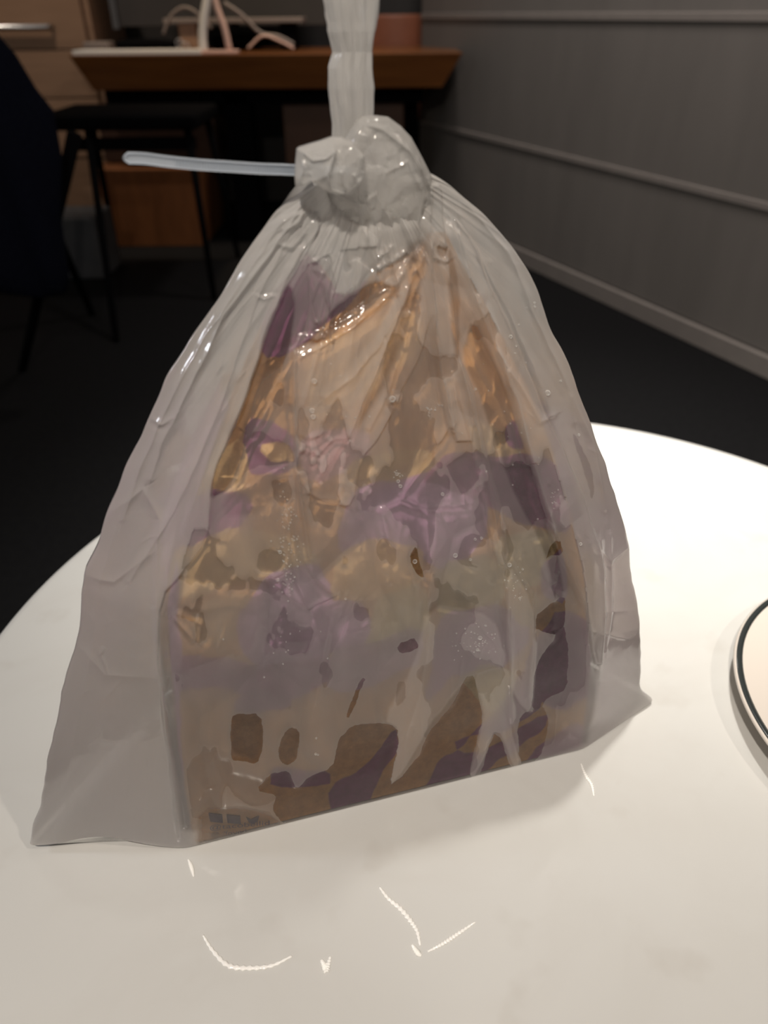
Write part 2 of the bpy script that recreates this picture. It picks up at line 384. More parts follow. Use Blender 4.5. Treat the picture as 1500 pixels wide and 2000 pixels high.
# ------------------------------------------------------------------ marble table
tc_ = (.115, .4066); TR = .4364
tb = empty('marble_side_table', (tc_[0], tc_[1], 0), 'round white marble side table in the foreground under the tied plastic bag', 'table')
bm = bmesh.new()
prof = [(0, -.024), (TR-.012, -.024), (TR-.004, -.021), (TR-.0008, -.015), (TR, -.009), (TR-.0012, -.004), (TR-.0045, -.001), (TR-.010, 0), (TR*.7, 0), (TR*.35, 0), (0, 0)]
add_lathe(bm, prof, (tc_[0], tc_[1], TZ), 256); bm_obj('table_top', bm, M['marble'], tb, smooth=True)
bm = bmesh.new(); add_lathe(bm, [(0, .012), (.028, .012), (.028, .40), (.06, .43), (.06, .436), (0, .436)], (tc_[0], tc_[1], 0), 48); bm_obj('pedestal', bm, M['brass_dark'], tb, smooth=True)
bm = bmesh.new(); add_lathe(bm, [(0, 0), (.2, 0), (.2, .006), (.19, .012), (0, .0135)], (tc_[0], tc_[1], 0), 64); bm_obj('base', bm, M['brass_dark'], tb, smooth=True)

# ------------------------------------------------------------------ plate
pc = (.3945, .3405, TZ)
pl = empty('dinner_plate', pc, 'round white china plate with a dark rim band at the right table edge', 'plate')
R_ = .1468
bm = bmesh.new()
add_lathe(bm, [(0, .004), (.08, .003), (.086, .0), (.092, .001), (.094, .004), (.115, .0085), (R_-.008, .0150), (R_-.002, .0178), (R_, .0197), (R_-.001, .0212), (R_-.0028, .0216),
               (R_-.0068, .0208), (R_-.022, .0178), (.105, .0135), (.092, .0095), (.08, .0085), (0, .0085)], pc, 160)
bm_obj('plate_body', bm, M['china'], pl, smooth=True)
bm = bmesh.new()
add_lathe(bm, [(R_-.0063, .0206), (R_-.0063, .02135), (R_-.0045, .0218), (R_-.0024, .02195), (R_-.0019, .0215)], pc, 160)
tag(bm_obj('rim_band', bm, M['band'], pl, smooth=True), 'dark green grey band')

# ================================================================== THE BAG: control curves measured on upright surfaces
def off_front(z): return .004 + .048*sstep(.10, .36, z)
def off_fin(z): return .028 + .024*sstep(.05, .36, z)
def off_paper(z): return .0058 + .048*sstep(.10, .36, z)
TLp = [(36,1640),(46,1600),(56,1571),(65,1517),(77,1453),(94,1395),(111,1336),(124,1290),(142,1235),(160,1110),(181,1065),(205,993),(240,905),(268,855),(287,808),(303,780),(330,730),(360,687),(380,650),(437,572),(463,527),(490,487),(525,440),(560,400),(590,380),(625,360)]
TRp = [(1276,1374),(1256,1358),(1252,1340),(1251,1241),(1244,1171),(1235,1110),(1232,1068),(1210,977),(1188,911),(1162,841),(1140,779),(1114,705),(1085,636),(1063,573),(1045,535),(1006,475),(955,418),(905,374),(880,352),(850,338)]
FLp = [(352,1660),(330,1560),(318,1450),(308,1300),(303,1180),(325,1080),(360,960),(405,840),(455,720),(510,600),(560,490),(610,410),(655,350)]
FRp = [(1131,1476),(1150,1400),(1162,1300),(1160,1150),(1135,1020),(1105,900),(1065,780),(1020,660),(970,550),(910,440),(830,345)]
KTOP = .352
def curve3(px, off, n, z0=.0012, z1=KTOP):
    P = unproj(px, off); z = P[:, 2]-TZ; o = np.argsort(z); z = z[o]; P = P[o]
    q = (z-z[0])/(z[-1]-z[0]); Q = np.linspace(0, 1, n)
    R = np.stack([np.interp(Q, q, P[:, k]) for k in range(3)], 1)
    zz = z0 + (z[0]-z0)*0
    R[:, 2] = TZ + np.interp(Q, [0, 1], [max(z[0], z0), z1]) if False else R[:, 2]
    R[:, 2] = np.maximum(R[:, 2], TZ+z0)
    # light smoothing of the side curves only
    k = max(3, n//90); ker = np.ones(2*k+1)/(2*k+1); S = R.copy()
    for c in range(3):
        pad = np.r_[R[0, c]*np.ones(k)+(np.arange(-k, 0))*(R[1, c]-R[0, c]), R[:, c], R[-1, c]+np.arange(1, k+1)*(R[-1, c]-R[-2, c])]
        S[:, c] = np.convolve(pad, ker, 'valid')
    S[:, 2] = np.maximum(S[:, 2], TZ+z0)
    return S
def contour(corner, n_per, sig):
    """corner: list of (rows,3); n_per: samples on each side; returns (rows, N, 3) closed, corners rounded"""
    segs = []
    for i in range(len(corner)):
        a = corner[i][:, None, :]; b = corner[(i+1) % len(corner)][:, None, :]
        t = (np.arange(n_per[i])/n_per[i])[None, :, None]; segs.append(a*(1-t)+b*t)
    C = np.concatenate(segs, 1)
    k = np.arange(-3*sig, 3*sig+1); g = np.exp(-.5*(k/sig)**2); g /= g.sum()
    out = np.zeros_like(C)
    for j, w in zip(k, g): out += w*np.roll(C, j, 1)
    return out

# ------------------------------------------------------------------ paper bag
PFL = [(368,1661),(352,1560),(338,1450),(326,1300),(322,1180),(345,1080),(385,960),(428,840),(478,720),(530,610),(575,520),(600,470)]
PFR = [(1128,1483),(1146,1400),(1156,1300),(1150,1150),(1122,1020),(1090,900),(1045,780),(1000,680),(950,580),(905,500),(880,450)]
RP = 520
pfl = curve3(PFL, off_paper, RP); pfr = curve3(PFR, off_paper, RP)
for c in (pfl, pfr): c[:, 2] += 0
def behind(c, d0, d1):
    z = c[:, 2]-TZ; d = d0+(d1-d0)*sstep(.08, .34, z); return c + NB[None, :]*d[:, None]
pbl = behind(pfl, .118, .02); pbr_ = behind(pfr, .118, .02)
NP = [430, 40, 130, 40]
Cp = contour([pfl, pfr, pbr_, pbl], NP, 3); cols = sum(NP)
V = Cp.reshape(-1, 3); px = project(V); X, Y = px[:, 0], px[:, 1]
col_i = np.tile(np.arange(cols), RP); row_i = np.repeat(np.arange(RP), cols)
front = col_i < NP[0]
zz = V[:, 2]-TZ
# crumples in the paper: broad billows, flat facets and pinched creases
crum = (fbm(V[:, 0]*26, V[:, 2]*26, V[:, 1]*26, 3)-.5)*.007*sstep(.01, .06, zz) + facets(X/1000, Y/1000, 5, 70, 1.3, 1.8)*.022*sstep(.01, .05, zz)
CREASE = [[(600,955),(700,930),(820,890)],[(420,960),(490,950),(560,905)],[(725,1160),(760,1140),(830,1125)],[(650,1290),(740,1255),(820,1230)],
          [(500,860),(540,890),(590,900)],[(830,1130),(820,1200),(826,1260)],[(560,690),(640,640),(720,560)],[(900,1320),(980,1300),(1080,1250)],[(350,1180),(440,1170),(560,1190)],
          [(840,470),(830,620),(800,780)],[(940,900),(1040,900),(1100,960)],[(390,1330),(520,1290),(650,1270)]]
for c in CREASE:
    d, s, p = seg_dist(X, Y, c); crum += .0032*np.exp(-d/16)*np.sin(np.pi*np.clip(p, .02, .98)) - .0018*np.exp(-((d-26*(s > 0))/14)**2)
crum = np.minimum(crum, .0038)-.0032*sstep(0, .03, zz)
V = V - NB[None, :]*(np.where(front, np.minimum(crum, .0006), 0))[:, None]
V[:, 2] = np.maximum(V[:, 2], TZ+.0014)

KRAFT = np.array((.56, .30, .115)); PURP = np.array((.24, .065, .175)); LAV = np.array((.52, .30, .50)); CREAM = np.array((.82, .55, .26)); PALE = np.array((.62, .49, .28))
PRINT = [   # (outline in the photograph, ink)
 ([(585,500),(620,480),(660,560),(735,540),(690,600),(620,650),(560,700),(515,700),(530,610)], PURP),
 ([(600,690),(700,640),(830,600),(830,700),(700,790),(610,830)], CREAM*.55+KRAFT*.45),
 ([(880,560),(980,640),(1060,800),(960,860),(900,700)], KRAFT*1.25),
 ([(480,820),(560,820),(600,900),(560,930),(480,920)], PURP),
 ([(425,880),(482,860),(490,930),(470,975),(410,970)], CREAM),
 ([(505,870),(560,855),(590,900),(540,905)], CREAM),
 ([(590,850),(720,830),(730,900),(600,960)], LAV*.6+KRAFT*.5),
 ([(680,905),(760,880),(850,890),(840,940),(740,960),(670,950)], CREAM*.85),
 ([(690,960),(760,940),(880,925),(960,960),(960,1040),(880,1130),(830,1100),(770,1080),(700,1100),(650,1060)], LAV),
 ([(820,950),(870,900),(960,885),(1080,895),(1110,960),(1120,1060),(1050,1040),(960,1000),(880,960)], PURP*1.1),
 ([(930,830),(1010,860),(1030,890),(960,900),(920,880)], CREAM*.8),
 ([(985,840),(1020,820),(1030,880),(1000,880)], PURP),
 ([(330,980),(400,960),(480,960),(500,1000),(460,1040),(400,1060),(330,1060)], PURP*1.2),
 ([(400,1040),(470,1030),(580,1050),(620,1090),(560,1120),(470,1130),(380,1160),(330,1160),(340,1080)], CREAM*.8),
 ([(380,1170),(470,1150),(500,1200),(460,1250),(370,1260)], CREAM*.45+KRAFT*.4),
 ([(520,1120),(610,1090),(650,1150),(640,1290),(560,1330),(480,1290),(450,1210)], LAV*.85+PURP*.1),
 ([(655,1080),(740,1060),(830,1080),(832,1140),(760,1170),(700,1180),(640,1170)], CREAM),
 ([(740,1165),(830,1140),(836,1250),(760,1270),(700,1270),(715,1210)], PALE*1.1),
 ([(590,1180),(700,1175),(720,1220),(700,1280),(600,1300)], LAV),
 ([(640,1290),(760,1240),(830,1240),(820,1300),(740,1340),(640,1360)], LAV*.7+PALE*.2),
 ([(310,1270),(420,1280),(520,1300),(640,1285),(660,1330),(560,1380),(420,1340),(310,1350)], PURP*1.25),
 ([(300,1000),(345,1000),(345,1660),(352,1670),(300,1670)], LAV),
 ([(450,1370),(480,1345),(560,1350),(560,1390),(455,1390)], PURP),
 ([(960,1060),(1040,1040),(1090,1060),(1060,1150),(980,1160)], PALE),
 ([(850,1100),(960,1090),(990,1160),(960,1230),(850,1220)], PALE*.9),
 ([(860,1200),(1000,1190),(1040,1240),(960,1330),(880,1330),(820,1400),(840,1280)], LAV*.6+PURP*.3),
 ([(1050,1110),(1100,1080),(1110,1200),(1060,1180)], LAV*.7),
 ([(1020,1270),(1100,1200),(1170,1240),(1165,1370),(1080,1400),(1030,1370)], PURP),
 ([(895,1330),(950,1300),(1010,1330),(980,1400),(930,1380)], PALE),
 ([(515,1500),(560,1500),(640,1515),(640,1545),(516,1543)], PURP),
 ([(637,1592),(638,1545),(700,1510),(755,1435),(775,1430),(770,1470),(725,1530),(712,1575),(700,1590)], PURP),
 ([(812,1540),(850,1500),(900,1460),(960,1395),(1010,1330),(1060,1300),(1060,1380),(980,1440),(880,1450),(885,1475),(950,1475),(1060,1395),(1062,1430),(980,1480),(940,1510),(880,1545),(830,1545)], PURP),
 ([(955,1525),(1080,1440),(1130,1420),(1140,1480),(1030,1520),(960,1545)], PURP*1.1),
 ([(990,1190),(1040,1150),(1060,1200),(1020,1240)], CREAM*.5+PALE*.3),
]
wx = X + (fbm(X/60, Y/60, 2.2, 3)-.5)*22; wy = Y + (fbm(X/60, Y/60, 9.1, 3)-.5)*22
rgb = np.tile(KRAFT, (len(V), 1))
for poly, ink in PRINT:
    s = poly_sdf(wx, wy, poly); k = (sstep(-1.6, 1.6, s)*front)[:, None]; rgb = rgb*(1-k)+ink*k
# back and side print: loose brush marks
sn = fbm(V[:, 0]*22, V[:, 2]*16, V[:, 1]*22, 3)
kb = (sstep(.50, .52, sn)*(~front))[:, None]; rgb = rgb*(1-kb)+PURP*kb
kb = (sstep(.60, .62, sn)*(~front))[:, None]; rgb = rgb*(1-kb)+LAV*kb
paper = empty('paper_bag', tuple(F0+AX*.13+NB*.06), 'brown kraft takeaway bag printed with purple and cream shapes inside the plastic bag', 'paper bag')
me = bpy.data.meshes.new('paper_sides')
TOPE = [(500,640),(545,565),(575,535),(610,495),(640,520),(668,572),(700,572),(738,545),(790,505),(840,462),(880,458),(930,500),(1000,600)]
topy = np.interp(X, [p[0] for p in TOPE], [p[1] for p in TOPE]) + (fbm(X/25, X*0, 3., 3)-.5)*14
keep = np.where(front, Y > topy, zz < .27).reshape(RP, cols)
r = np.arange(RP-1)[:, None]; c = np.arange(cols)[None, :]; c2 = (c+1) % cols
F = np.stack([r*cols+c, r*cols+c2, (r+1)*cols+c2, (r+1)*cols+c], -1)
ok = keep[:-1] & keep[1:] & np.roll(keep, -1, 1)[:-1] & np.roll(keep, -1, 1)[1:]
set_mesh(me, V, F[ok]); cattr(me, 'print', rgb)
link_mesh('paper_sides', me, M['paper'], paper)
# bottom panel and the folded contents wrap inside
bot = Cp[0].copy(); bot[:, 2] = TZ+.0018
me = bpy.data.meshes.new('bottom_panel'); me.from_pydata([tuple(p) for p in bot[::10]], [], [list(range(len(bot[::10])))]); cattr(me, 'print', np.tile(KRAFT, (len(me.vertices), 1)))
link_mesh('bottom_panel', me, M['paper'], paper)

PPX = project(V[front]); _m = (PPX[:, 0] < 600) & (PPX[:, 1] > 1520); PPX = PPX[_m]; PV = V[front][_m]
# printed marks in the lower left corner of the front
def on_paper(x, y, lift=.0006):
    d = (PPX[:, 0]-x)**2+(PPX[:, 1]-y)**2; k = np.argsort(d)[:3]; w = 1/(d[k]+1e-6); q = (PV[k]*w[:, None]).sum(0)/w.sum()
    o_ = float((q-F0)@NB); return unproj([(x, y)], lambda z: z*0+o_-lift)[0]
def flat_poly(name, pts, mat, parent):
    me = bpy.data.meshes.new(name); n = len(pts); P = [on_paper(*p) for p in pts]; Q = [p+NB*.0003 for p in P]
    me.from_pydata([tuple(p) for p in P]+[tuple(p) for p in Q], [], [list(range(n)), list(range(2*n-1, n-1, -1))]+[[i, i+n, (i+1) % n+n, (i+1) % n] for i in range(n)])
    return link_mesh(name, me, mat, parent)
flat_poly('printed_icon', [(397,1582),(424,1586),(425,1602),(400,1599)], M['ink'], paper)
flat_poly('printed_icon', [(432,1586),(459,1589),(460,1605),(434,1602)], M['ink'], paper)
flat_poly('printed_icon', [(470,1591),(480,1596),(488,1592),(496,1590),(493,1600),(484,1605),(476,1603)], M['ink'], paper)
def text_on(name, s, x0, y0, x1, y1, hpx, parent):
    cu = bpy.data.curves.new(name, 'FONT'); cu.body = s; cu.size = 1; cu.extrude = 0
    ob = bpy.data.objects.new('tmp', cu); COL.objects.link(ob); bpy.context.view_layer.update()
    me0 = ob.to_mesh(); vs = np.array([v.co[:] for v in me0.vertices]); fs = [list(p.vertices) for p in me0.polygons]; ob.to_mesh_clear()
    bpy.data.objects.remove(ob)
    w = vs[:, 0].max()
    me = bpy.data.meshes.new(name); P = np.array([on_paper(x0+(x1-x0)*u/w, y0+(y1-y0)*u/w-hpx*v/.7) for u, v, _ in vs])
    me.from_pydata([tuple(p) for p in P], [], fs); return link_mesh(name, me, M['ink'], parent)
text_on('printed_text', '@tacobellid', 398, 1615, 516, 1607, 9, paper)
text_on('printed_text', '@ /found', 400, 1629, 470, 1622, 8, paper)

# ------------------------------------------------------------------ plastic bag body
bag = empty('plastic_bag', tuple(F0+AX*.13+NB*.05), 'translucent milky plastic carrier bag tied at the top standing on the marble table', 'plastic bag')
RF = 680
tl = curve3(TLp, off_fin, RF); tr_ = curve3(TRp, off_fin, RF)
fl = curve3(FLp, off_front, RF); fr_ = curve3(FRp, off_front, RF)
def back_of(c, d0, d1, d):
    z = c[:, 2]-TZ; return c + NB[None, :]*(d0+(d1-d0)*sstep(.06, .35, z))[:, None] + AX[None, :]*d
bl = back_of(fl, .135, .03, -.004); br = back_of(fr_, .135, .03, .004)
tl[0, 2] = max(tl[0, 2], TZ+.004)
NF = [120, 380, 80, 60, 150, 60]
Cf = contour([tl, fl, fr_, tr_, br, bl], NF, 4); cols = sum(NF)
V = Cf.reshape(-1, 3); px = project(V); X, Y = px[:, 0], px[:, 1]; zz = V[:, 2]-TZ
col_i = np.tile(np.arange(cols), RF); nfront = NF[0]+NF[1]+NF[2]
front = col_i < nfront
edge = np.minimum(col_i, nfront-col_i)/26.; fw = np.clip(edge, 0, 1)*front     # fades the folds out at the silhouette
footw = sstep(0, .03, zz)

# raised sheets and their haze: (outline, haze, height mm, edge softness px)
SHEETS = [
 # the left wing of film, lying over the bag up to a sharp fold
 ([(600,400),(640,420),(600,500),(548,577),(497,717),(450,840),(417,913),(403,1047),(360,1100),(310,1150),(303,1300),(350,1750),(-50,1750),(60,1400),(130,900),(350,650),(500,450)], .70, 3.2, 3),
 # centre panel left fold
 ([(580,650),(640,640),(720,590),(790,520),(840,470),(850,640),(760,820),(700,900),(690,980),(640,980),(600,955),(578,900),(575,780)], .60, 2.4, 3),
 # vertical pleats under the knot
 ([(842,360),(870,360),(872,480),(885,560),(900,700),(930,860),(880,860),(860,700),(846,600),(842,480)], .62, 2.6, 3),
 ([(890,420),(930,470),(960,560),(1010,660),(1060,800),(1110,900),(1180,1100),(1170,1300),(1150,1300),(1135,1180),(1085,1060),(1050,950),(1010,800),(985,720),(935,600)], .66, 2.8, 3),
 ([(900,690),(925,770),(950,880),(980,1000),(990,1100),(965,1100),(940,960),(915,850),(890,760)], .52, 2.0, 3),
 ([(610,500),(650,500),(655,560),(640,650),(600,660),(612,600)], .62, 2.0, 2),
 ([(600,430),(690,420),(760,480),(690,575),(650,570),(620,520)], .70, 1.6, 6),
 ([(548,585),(575,545),(585,600),(572,680),(500,830),(450,950),(410,968),(417,915),(455,840),(500,720)], .10, 0, 4),
 ([(500,740),(575,700),(575,870),(560,940),(500,1000),(430,1000),(470,900)], .30, 0, 8),
 ([(905,700),(940,780),(975,880),(1000,960),(1060,1080),(1075,1160),(1100,1180),(1085,1070),(1050,960),(1010,820),(975,720),(930,620)], .16, 0, 4),
 ([(690,570),(745,545),(790,560),(720,620),(640,665),(590,665)], .15, 0, 5),
 ([(880,470),(905,560),(900,690),(890,700),(880,560)], .22, 0, 4),
 ([(800,470),(840,468),(835,520),(800,640),(770,720),(720,800),(690,830),(760,680),(800,560)], .20, 0, 8),
 ([(380,1572),(470,1570),(535,1596),(540,1630),(400,1662),(375,1650)], .12, 0, 5),
 # lower centre: milky tongues
 ([(830,1180),(960,1200),(985,1300),(940,1310),(880,1350),(820,1430),(760,1530),(750,1520),(770,1420),(740,1400),(800,1300)], .60, 1.0, 4),
 ([(918,1318),(960,1300),(990,1310),(1000,1400),(985,1420),(1005,1505),(994,1508),(962,1415),(930,1495),(918,1520),(908,1518),(925,1450),(935,1380)], .58, 1.2, 2),
 ([(985,1100),(1040,1180),(1040,1290),(1030,1400),(1000,1370),(985,1300)], .58, 1.4, 3),
]
# clear wet contact windows
WET = [
 ([(447,1388),(504,1386),(506,1440),(496,1480),(484,1487),(470,1478),(442,1475),(444,1420)], 1),
 ([(560,1416),(576,1425),(578,1445),(570,1480),(555,1490),(538,1484),(535,1460),(545,1425)], 1),
 ([(516,1504),(545,1500),(556,1505),(570,1538),(592,1515),(640,1500),(655,1440),(680,1415),(705,1410),(770,1413),(768,1460),(750,1535),(770,1520),(800,1490),(830,1430),(880,1370),(905,1320),(918,1320),(930,1370),(935,1400),(920,1460),(905,1520),(925,1525),(940,1480),(962,1425),(990,1510),(1008,1510),(1002,1440),(1010,1400),(1055,1380),(1062,1410),(1055,1470),(1030,1500),(960,1530),(880,1555),(760,1590),(640,1610),(540,1608),(520,1570),(530,1545),(490,1540)], 1),
 ([(1030,1370),(1040,1310),(1060,1275),(1095,1220),(1105,1270),(1100,1350),(1060,1370),(1040,1400)], 1),
 ([(1042,1205),(1055,1195),(1098,1165),(1100,1215),(1090,1245),(1045,1238)], 1),
 ([(1062,1095),(1088,1050),(1094,1090),(1075,1090)], 1),
 ([(910,1045),(950,1048),(948,1065),(918,1075),(915,1100),(935,1113),(890,1100),(895,1065)], .8),
 ([(810,1065),(815,1100),(826,1125),(820,1127),(800,1105),(798,1080)], .9),
 ([(890,1170),(925,1162),(930,1180),(893,1176)], .7),
 ([(505,1068),(560,1070),(545,1110),(500,1112)], .65),
 ([(770,1262),(800,1245),(814,1262),(800,1272),(776,1275)], .9),
 ([(1010,960),(1035,990),(1020,1020),(1000,1010)], .6),
 ([(870,905),(925,880),(940,930),(905,970),(880,930)], .5),
 ([(700,1320),(706,1325),(676,1400),(668,1398)], 1),
 ([(770,1328),(786,1326),(784,1370),(762,1375)], .7),
 ([(1120,850),(1134,870),(1158,930),(1162,965),(1155,985),(1148,950),(1130,890)], .8),
 ([(548,585),(575,545),(585,600),(570,680),(500,830),(450,950),(415,965),(417,915),(455,840),(500,720)], .55),
 ([(500,830),(575,870),(575,900),(490,905),(455,950),(480,880)], .6),
 ([(725,555),(750,545),(775,560),(700,600),(650,640),(590,650),(640,610)], .6),
 ([(385,1570),(470,1565),(530,1590),(540,1640),(380,1650)], .55),
 ([(400,1490),(450,1500),(520,1525),(540,1545),(500,1570),(460,1560)], .55),
]
# crest lines of folds: (polyline, width px, height mm)
RIDGE = [
 ([(600,390),(520,500),(437,610),(400,690),(350,790),(317,850),(295,920)], 9, 2.6),
 ([(560,420),(463,560),(400,650),(330,780),(275,900),(240,1000)], 7, 1.5),
 ([(575,440),(500,590),(440,760),(390,880),(340,980),(250,1120)], 6, 1.5),
 ([(592,480),(548,577),(497,717),(450,840),(417,913),(403,1047)], 5, 1.8),
 ([(580,650),(576,780),(578,900),(590,1000),(600,1080)], 5, 2.0),
 ([(600,500),(612,560),(620,620),(650,655)], 4, 1.6),
 ([(625,505),(650,600),(640,650),(585,660)], 4, 1.4),
 ([(560,440),(590,425),(600,400)], 4, 1.4), ([(552,470),(575,476),(600,450)], 4, 1.2),
 ([(640,430),(700,400),(745,520)], 4, 1.2), ([(615,520),(640,530),(655,505)], 4, 1.2),
 ([(847,350),(842,420),(842,500),(850,640),(870,760),(885,840)], 5, 3.2),
 ([(872,470),(885,560),(895,690),(930,830),(955,960),(975,1080),(985,1200),(990,1400),(1006,1500)], 5, 2.0),
 ([(888,440),(935,600),(985,720),(1012,800),(1050,950),(1090,1070),(1135,1180),(1155,1300)], 5, 2.4),
 ([(905,420),(960,540),(1010,640),(1060,760),(1075,830)], 5, 1.5),
 ([(940,590),(970,680),(1035,790),(1055,823),(1085,815)], 5, 1.6),
 ([(920,400),(1000,500),(1060,650),(1110,760),(1125,830)], 6, 1.4),
 ([(845,470),(800,560),(765,640),(715,760),(670,860),(600,955)], 7, 2.0),
 ([(790,530),(740,590),(680,640),(590,690)], 6, 1.8),
 ([(800,560),(740,670),(690,730),(640,770)], 7, 1.6),
 ([(820,560),(790,680),(760,760),(720,830)], 6, 1.4),
 ([(600,955),(625,965),(660,970),(690,990)], 4, 1.2),
 ([(588,868),(620,880),(648,855),(676,848)], 4, 1.6), ([(580,835),(600,848),(640,838)], 4, 1.1),
 ([(588,868),(582,900),(590,1000)], 4, 1.2),
 ([(742,990),(780,975),(840,995)], 5, 1.6), ([(742,990),(750,1030),(760,1060)], 5, 1.3), ([(785,965),(820,910),(860,860),(885,820),(882,760)], 5, 1.6),
 ([(785,965),(810,975),(830,990)], 4, 1.2), ([(850,990),(905,985),(900,960)], 4, 1.0),
 ([(560,1000),(566,1060),(575,1130),(600,1180)], 6, 1.7), ([(600,1180),(630,1165),(652,1155)], 4, 1.3), ([(566,1060),(610,1120),(650,1155)], 5, 1.2), ([(505,1115),(540,1140),(590,1175)], 5, 1.0),
 ([(500,1110),(530,1120),(560,1110)], 4, 1.0),
 ([(335,1195),(375,1240),(385,1200),(345,1190)], 4, 1.4),
 ([(300,1160),(310,1300),(330,1450),(350,1600)], 5, 1.0),
 ([(830,980),(835,1100),(830,1230),(815,1340),(780,1430)], 6, 1.2),
 ([(1050,1060),(1080,1150),(1075,1260)], 6, 1.0), ([(1000,1090),(1038,1160),(1030,1270),(1022,1360)], 5, 1.1),
 ([(745,1400),(760,1460),(752,1540)], 4, .8), ([(640,1200),(620,1300),(600,1400)], 6, .9), ([(690,1170),(640,1280),(610,1360)], 6, .8),
 ([(200,1000),(280,940),(310,1000),(300,1150)], 8, 1.0), ([(160,1110),(220,1120),(300,1060)], 7, .8),
 ([(1150,1060),(1190,1100),(1232,1075)], 5, 1.0), ([(1170,1060),(1175,1200),(1165,1330)], 5, 1.2), ([(1190,1050),(1192,1150),(1180,1280)], 4, .9),
 ([(1120,780),(1160,870),(1180,1000)], 6, 1.2), ([(1175,1200),(1250,1200)], 7, .5),
 ([(760,480),(775,520),(780,570)], 5, 2.0), ([(745,520),(800,490),(812,500)], 4, 1.6), ([(770,480),(745,500),(735,545)], 4, 1.4),
 ([(850,500),(870,508),(886,505)], 3, 1.2), ([(540,570),(520,575),(505,568)], 3, 1.2),
 ([(290,805),(320,815),(340,800)], 4, 1.2), ([(130,1230),(200,1300),(300,1310)], 10, .6),
]
disp = np.zeros(len(V)); haze = np.full(len(V), .58)
# base haze by how far the film stands off the paper
haze = np.where(front, .42, .50) - .10*sstep(1150, 1350, Y)*front
inpap = poly_sdf(X, Y, [(352,1662),(320,1400),(305,1180),(345,1040),(430,840),(530,610),(600,470),(880,440),(960,560),(1050,760),(1110,920),(1165,1150),(1160,1340),(1130,1484)])
haze = haze + (.24+.08*sstep(1150, 1350, Y))*sstep(4, -12, inpap) + .08*sstep(900, 500, Y)
broad = fbm(X/90, Y/120, 1.5, 3)-.5
haze = haze + broad*.22
for poly, hz, h, soft in SHEETS:
    jx = X+(fbm(X/40, Y/70, 4.4, 2)-.5)*9
    s = poly_sdf(jx, Y, poly); k = sstep(-soft, soft, s)
    disp += k*h*.00065; haze = haze*(1-k*.8)+hz*k*.8
for pts, w, h in RIDGE:
    xs = [p[0] for p in pts]; ys = [p[1] for p in pts]; m = (X > min(xs)-60) & (X < max(xs)+60) & (Y > min(ys)-60) & (Y < max(ys)+60)
    jx = X[m]+(fbm(X[m]/35, Y[m]/55, 8.8, 3)-.5)*8; d, s, p = seg_dist(jx, Y[m], pts)
    prof = np.exp(-np.sqrt(d*d+1.2)/w)*np.where(s > 0, 1, 1)
    t = np.exp(-np.maximum(d-2*w, 0)/w*.8)
    amp = 1.5*h*.001*(.35+.65*np.sin(np.pi*np.clip(p, .04, .96))**.6)
    disp[m] += amp*(prof*.9 - .25*np.exp(-((d-2.2*w)/(1.6*w))**2)*(s > 0))
# radial gathers running down from the knot
KX, KY = 735, 330
ang = np.arctan2(X-KX, Y-KY+40); rad = np.hypot(X-KX, Y-KY)
g = ridged(ang*13+1.2*fbm(rad/160, ang*3, 0., 2), rad/420, 2.5, 2)
disp += (g-.5)*.0046*np.exp(-rad/420)*sstep(20, 140, rad)
haze = haze + (g-.55)*.42*np.exp(-rad/380)*sstep(30, 120, rad)*front
g2 = ridged(ang*30, rad/260, 6.5, 2); disp += (g2-.5)*.0013*np.exp(-rad/330)
# small crinkles: facet creases
rr = facets((X+20*fbm(X/80, Y/80, 3.3))/1000, Y/1600, 21, 130, 1.35, 1.1)
disp += np.minimum(rr, .05)*.026*(.06+.94*sstep(-40, 20, inpap))
fine = (ridged(X/45, Y/80, 3.7, 3)-.5); disp += fine*.0007
# random short creases
r2 = np.random.RandomState(3)
for k in range(150):
    x0 = r2.uniform(150, 1230); y0 = r2.uniform(380, 1560); a_ = math.atan2(x0-KX, y0-KY+60)+r2.normal(0, .5); L = r2.uniform(15, 70)
    x1 = x0+L*math.sin(a_); y1 = y0+L*math.cos(a_); m = (np.abs(X-x0) < L+25) & (np.abs(Y-y0) < L+25)
    if not m.any(): continue
    d, s, p = seg_dist(X[m], Y[m], [(x0, y0), ((x0+x1)/2+r2.normal(0, 4), (y0+y1)/2), (x1, y1)])
    disp[m] += r2.uniform(.2, .75)*.001*np.exp(-d/3.5)*np.sin(np.pi*np.clip(p, .03, .97))
wet = np.full(len(V), -6.); damp = np.full(len(V), -6.)
for poly, amt in WET:
    s = poly_sdf(X+(fbm(X/22, Y/22, 5.5, 2)-.5)*8, Y+(fbm(X/22, Y/22, 1.1, 2)-.5)*8, poly)/4.
    if amt >= .85: wet = np.maximum(wet, s)
    else: damp = np.maximum(damp, s)
# ragged half-wet islands where the film only touches here and there
isl = (fbm(X/80, Y/120, 12.2, 4)-.56)*60; isl = np.where(inpap > 22, isl, -6)*1.
damp = np.where(front, np.maximum(damp, isl), -6)
wet = np.where(front, wet, -6)
flat = np.maximum(sstep(-2, 2, wet), .6*sstep(-2, 2, damp))
disp = disp*(1-.65*flat)
disp = np.where(front, disp, (fbm(V[:, 0]*40, V[:, 2]*22, V[:, 1]*40, 3)-.5)*-.006)
nrm = -NB[None, :]*np.where(front, 1, 1)[:, None]
V = V + nrm*(disp*np.where(front, fw, 1)*footw)[:, None]
# the silhouette itself is slightly crinkled
sil = np.exp(-(np.minimum(col_i, cols-col_i)/10.)**2)+np.exp(-((col_i-nfront)/10.)**2)
V = V + AX[None, :]*(sil*(fbm(zz*38, zz*0, 2.2, 3)-.5)*.0042)[:, None]
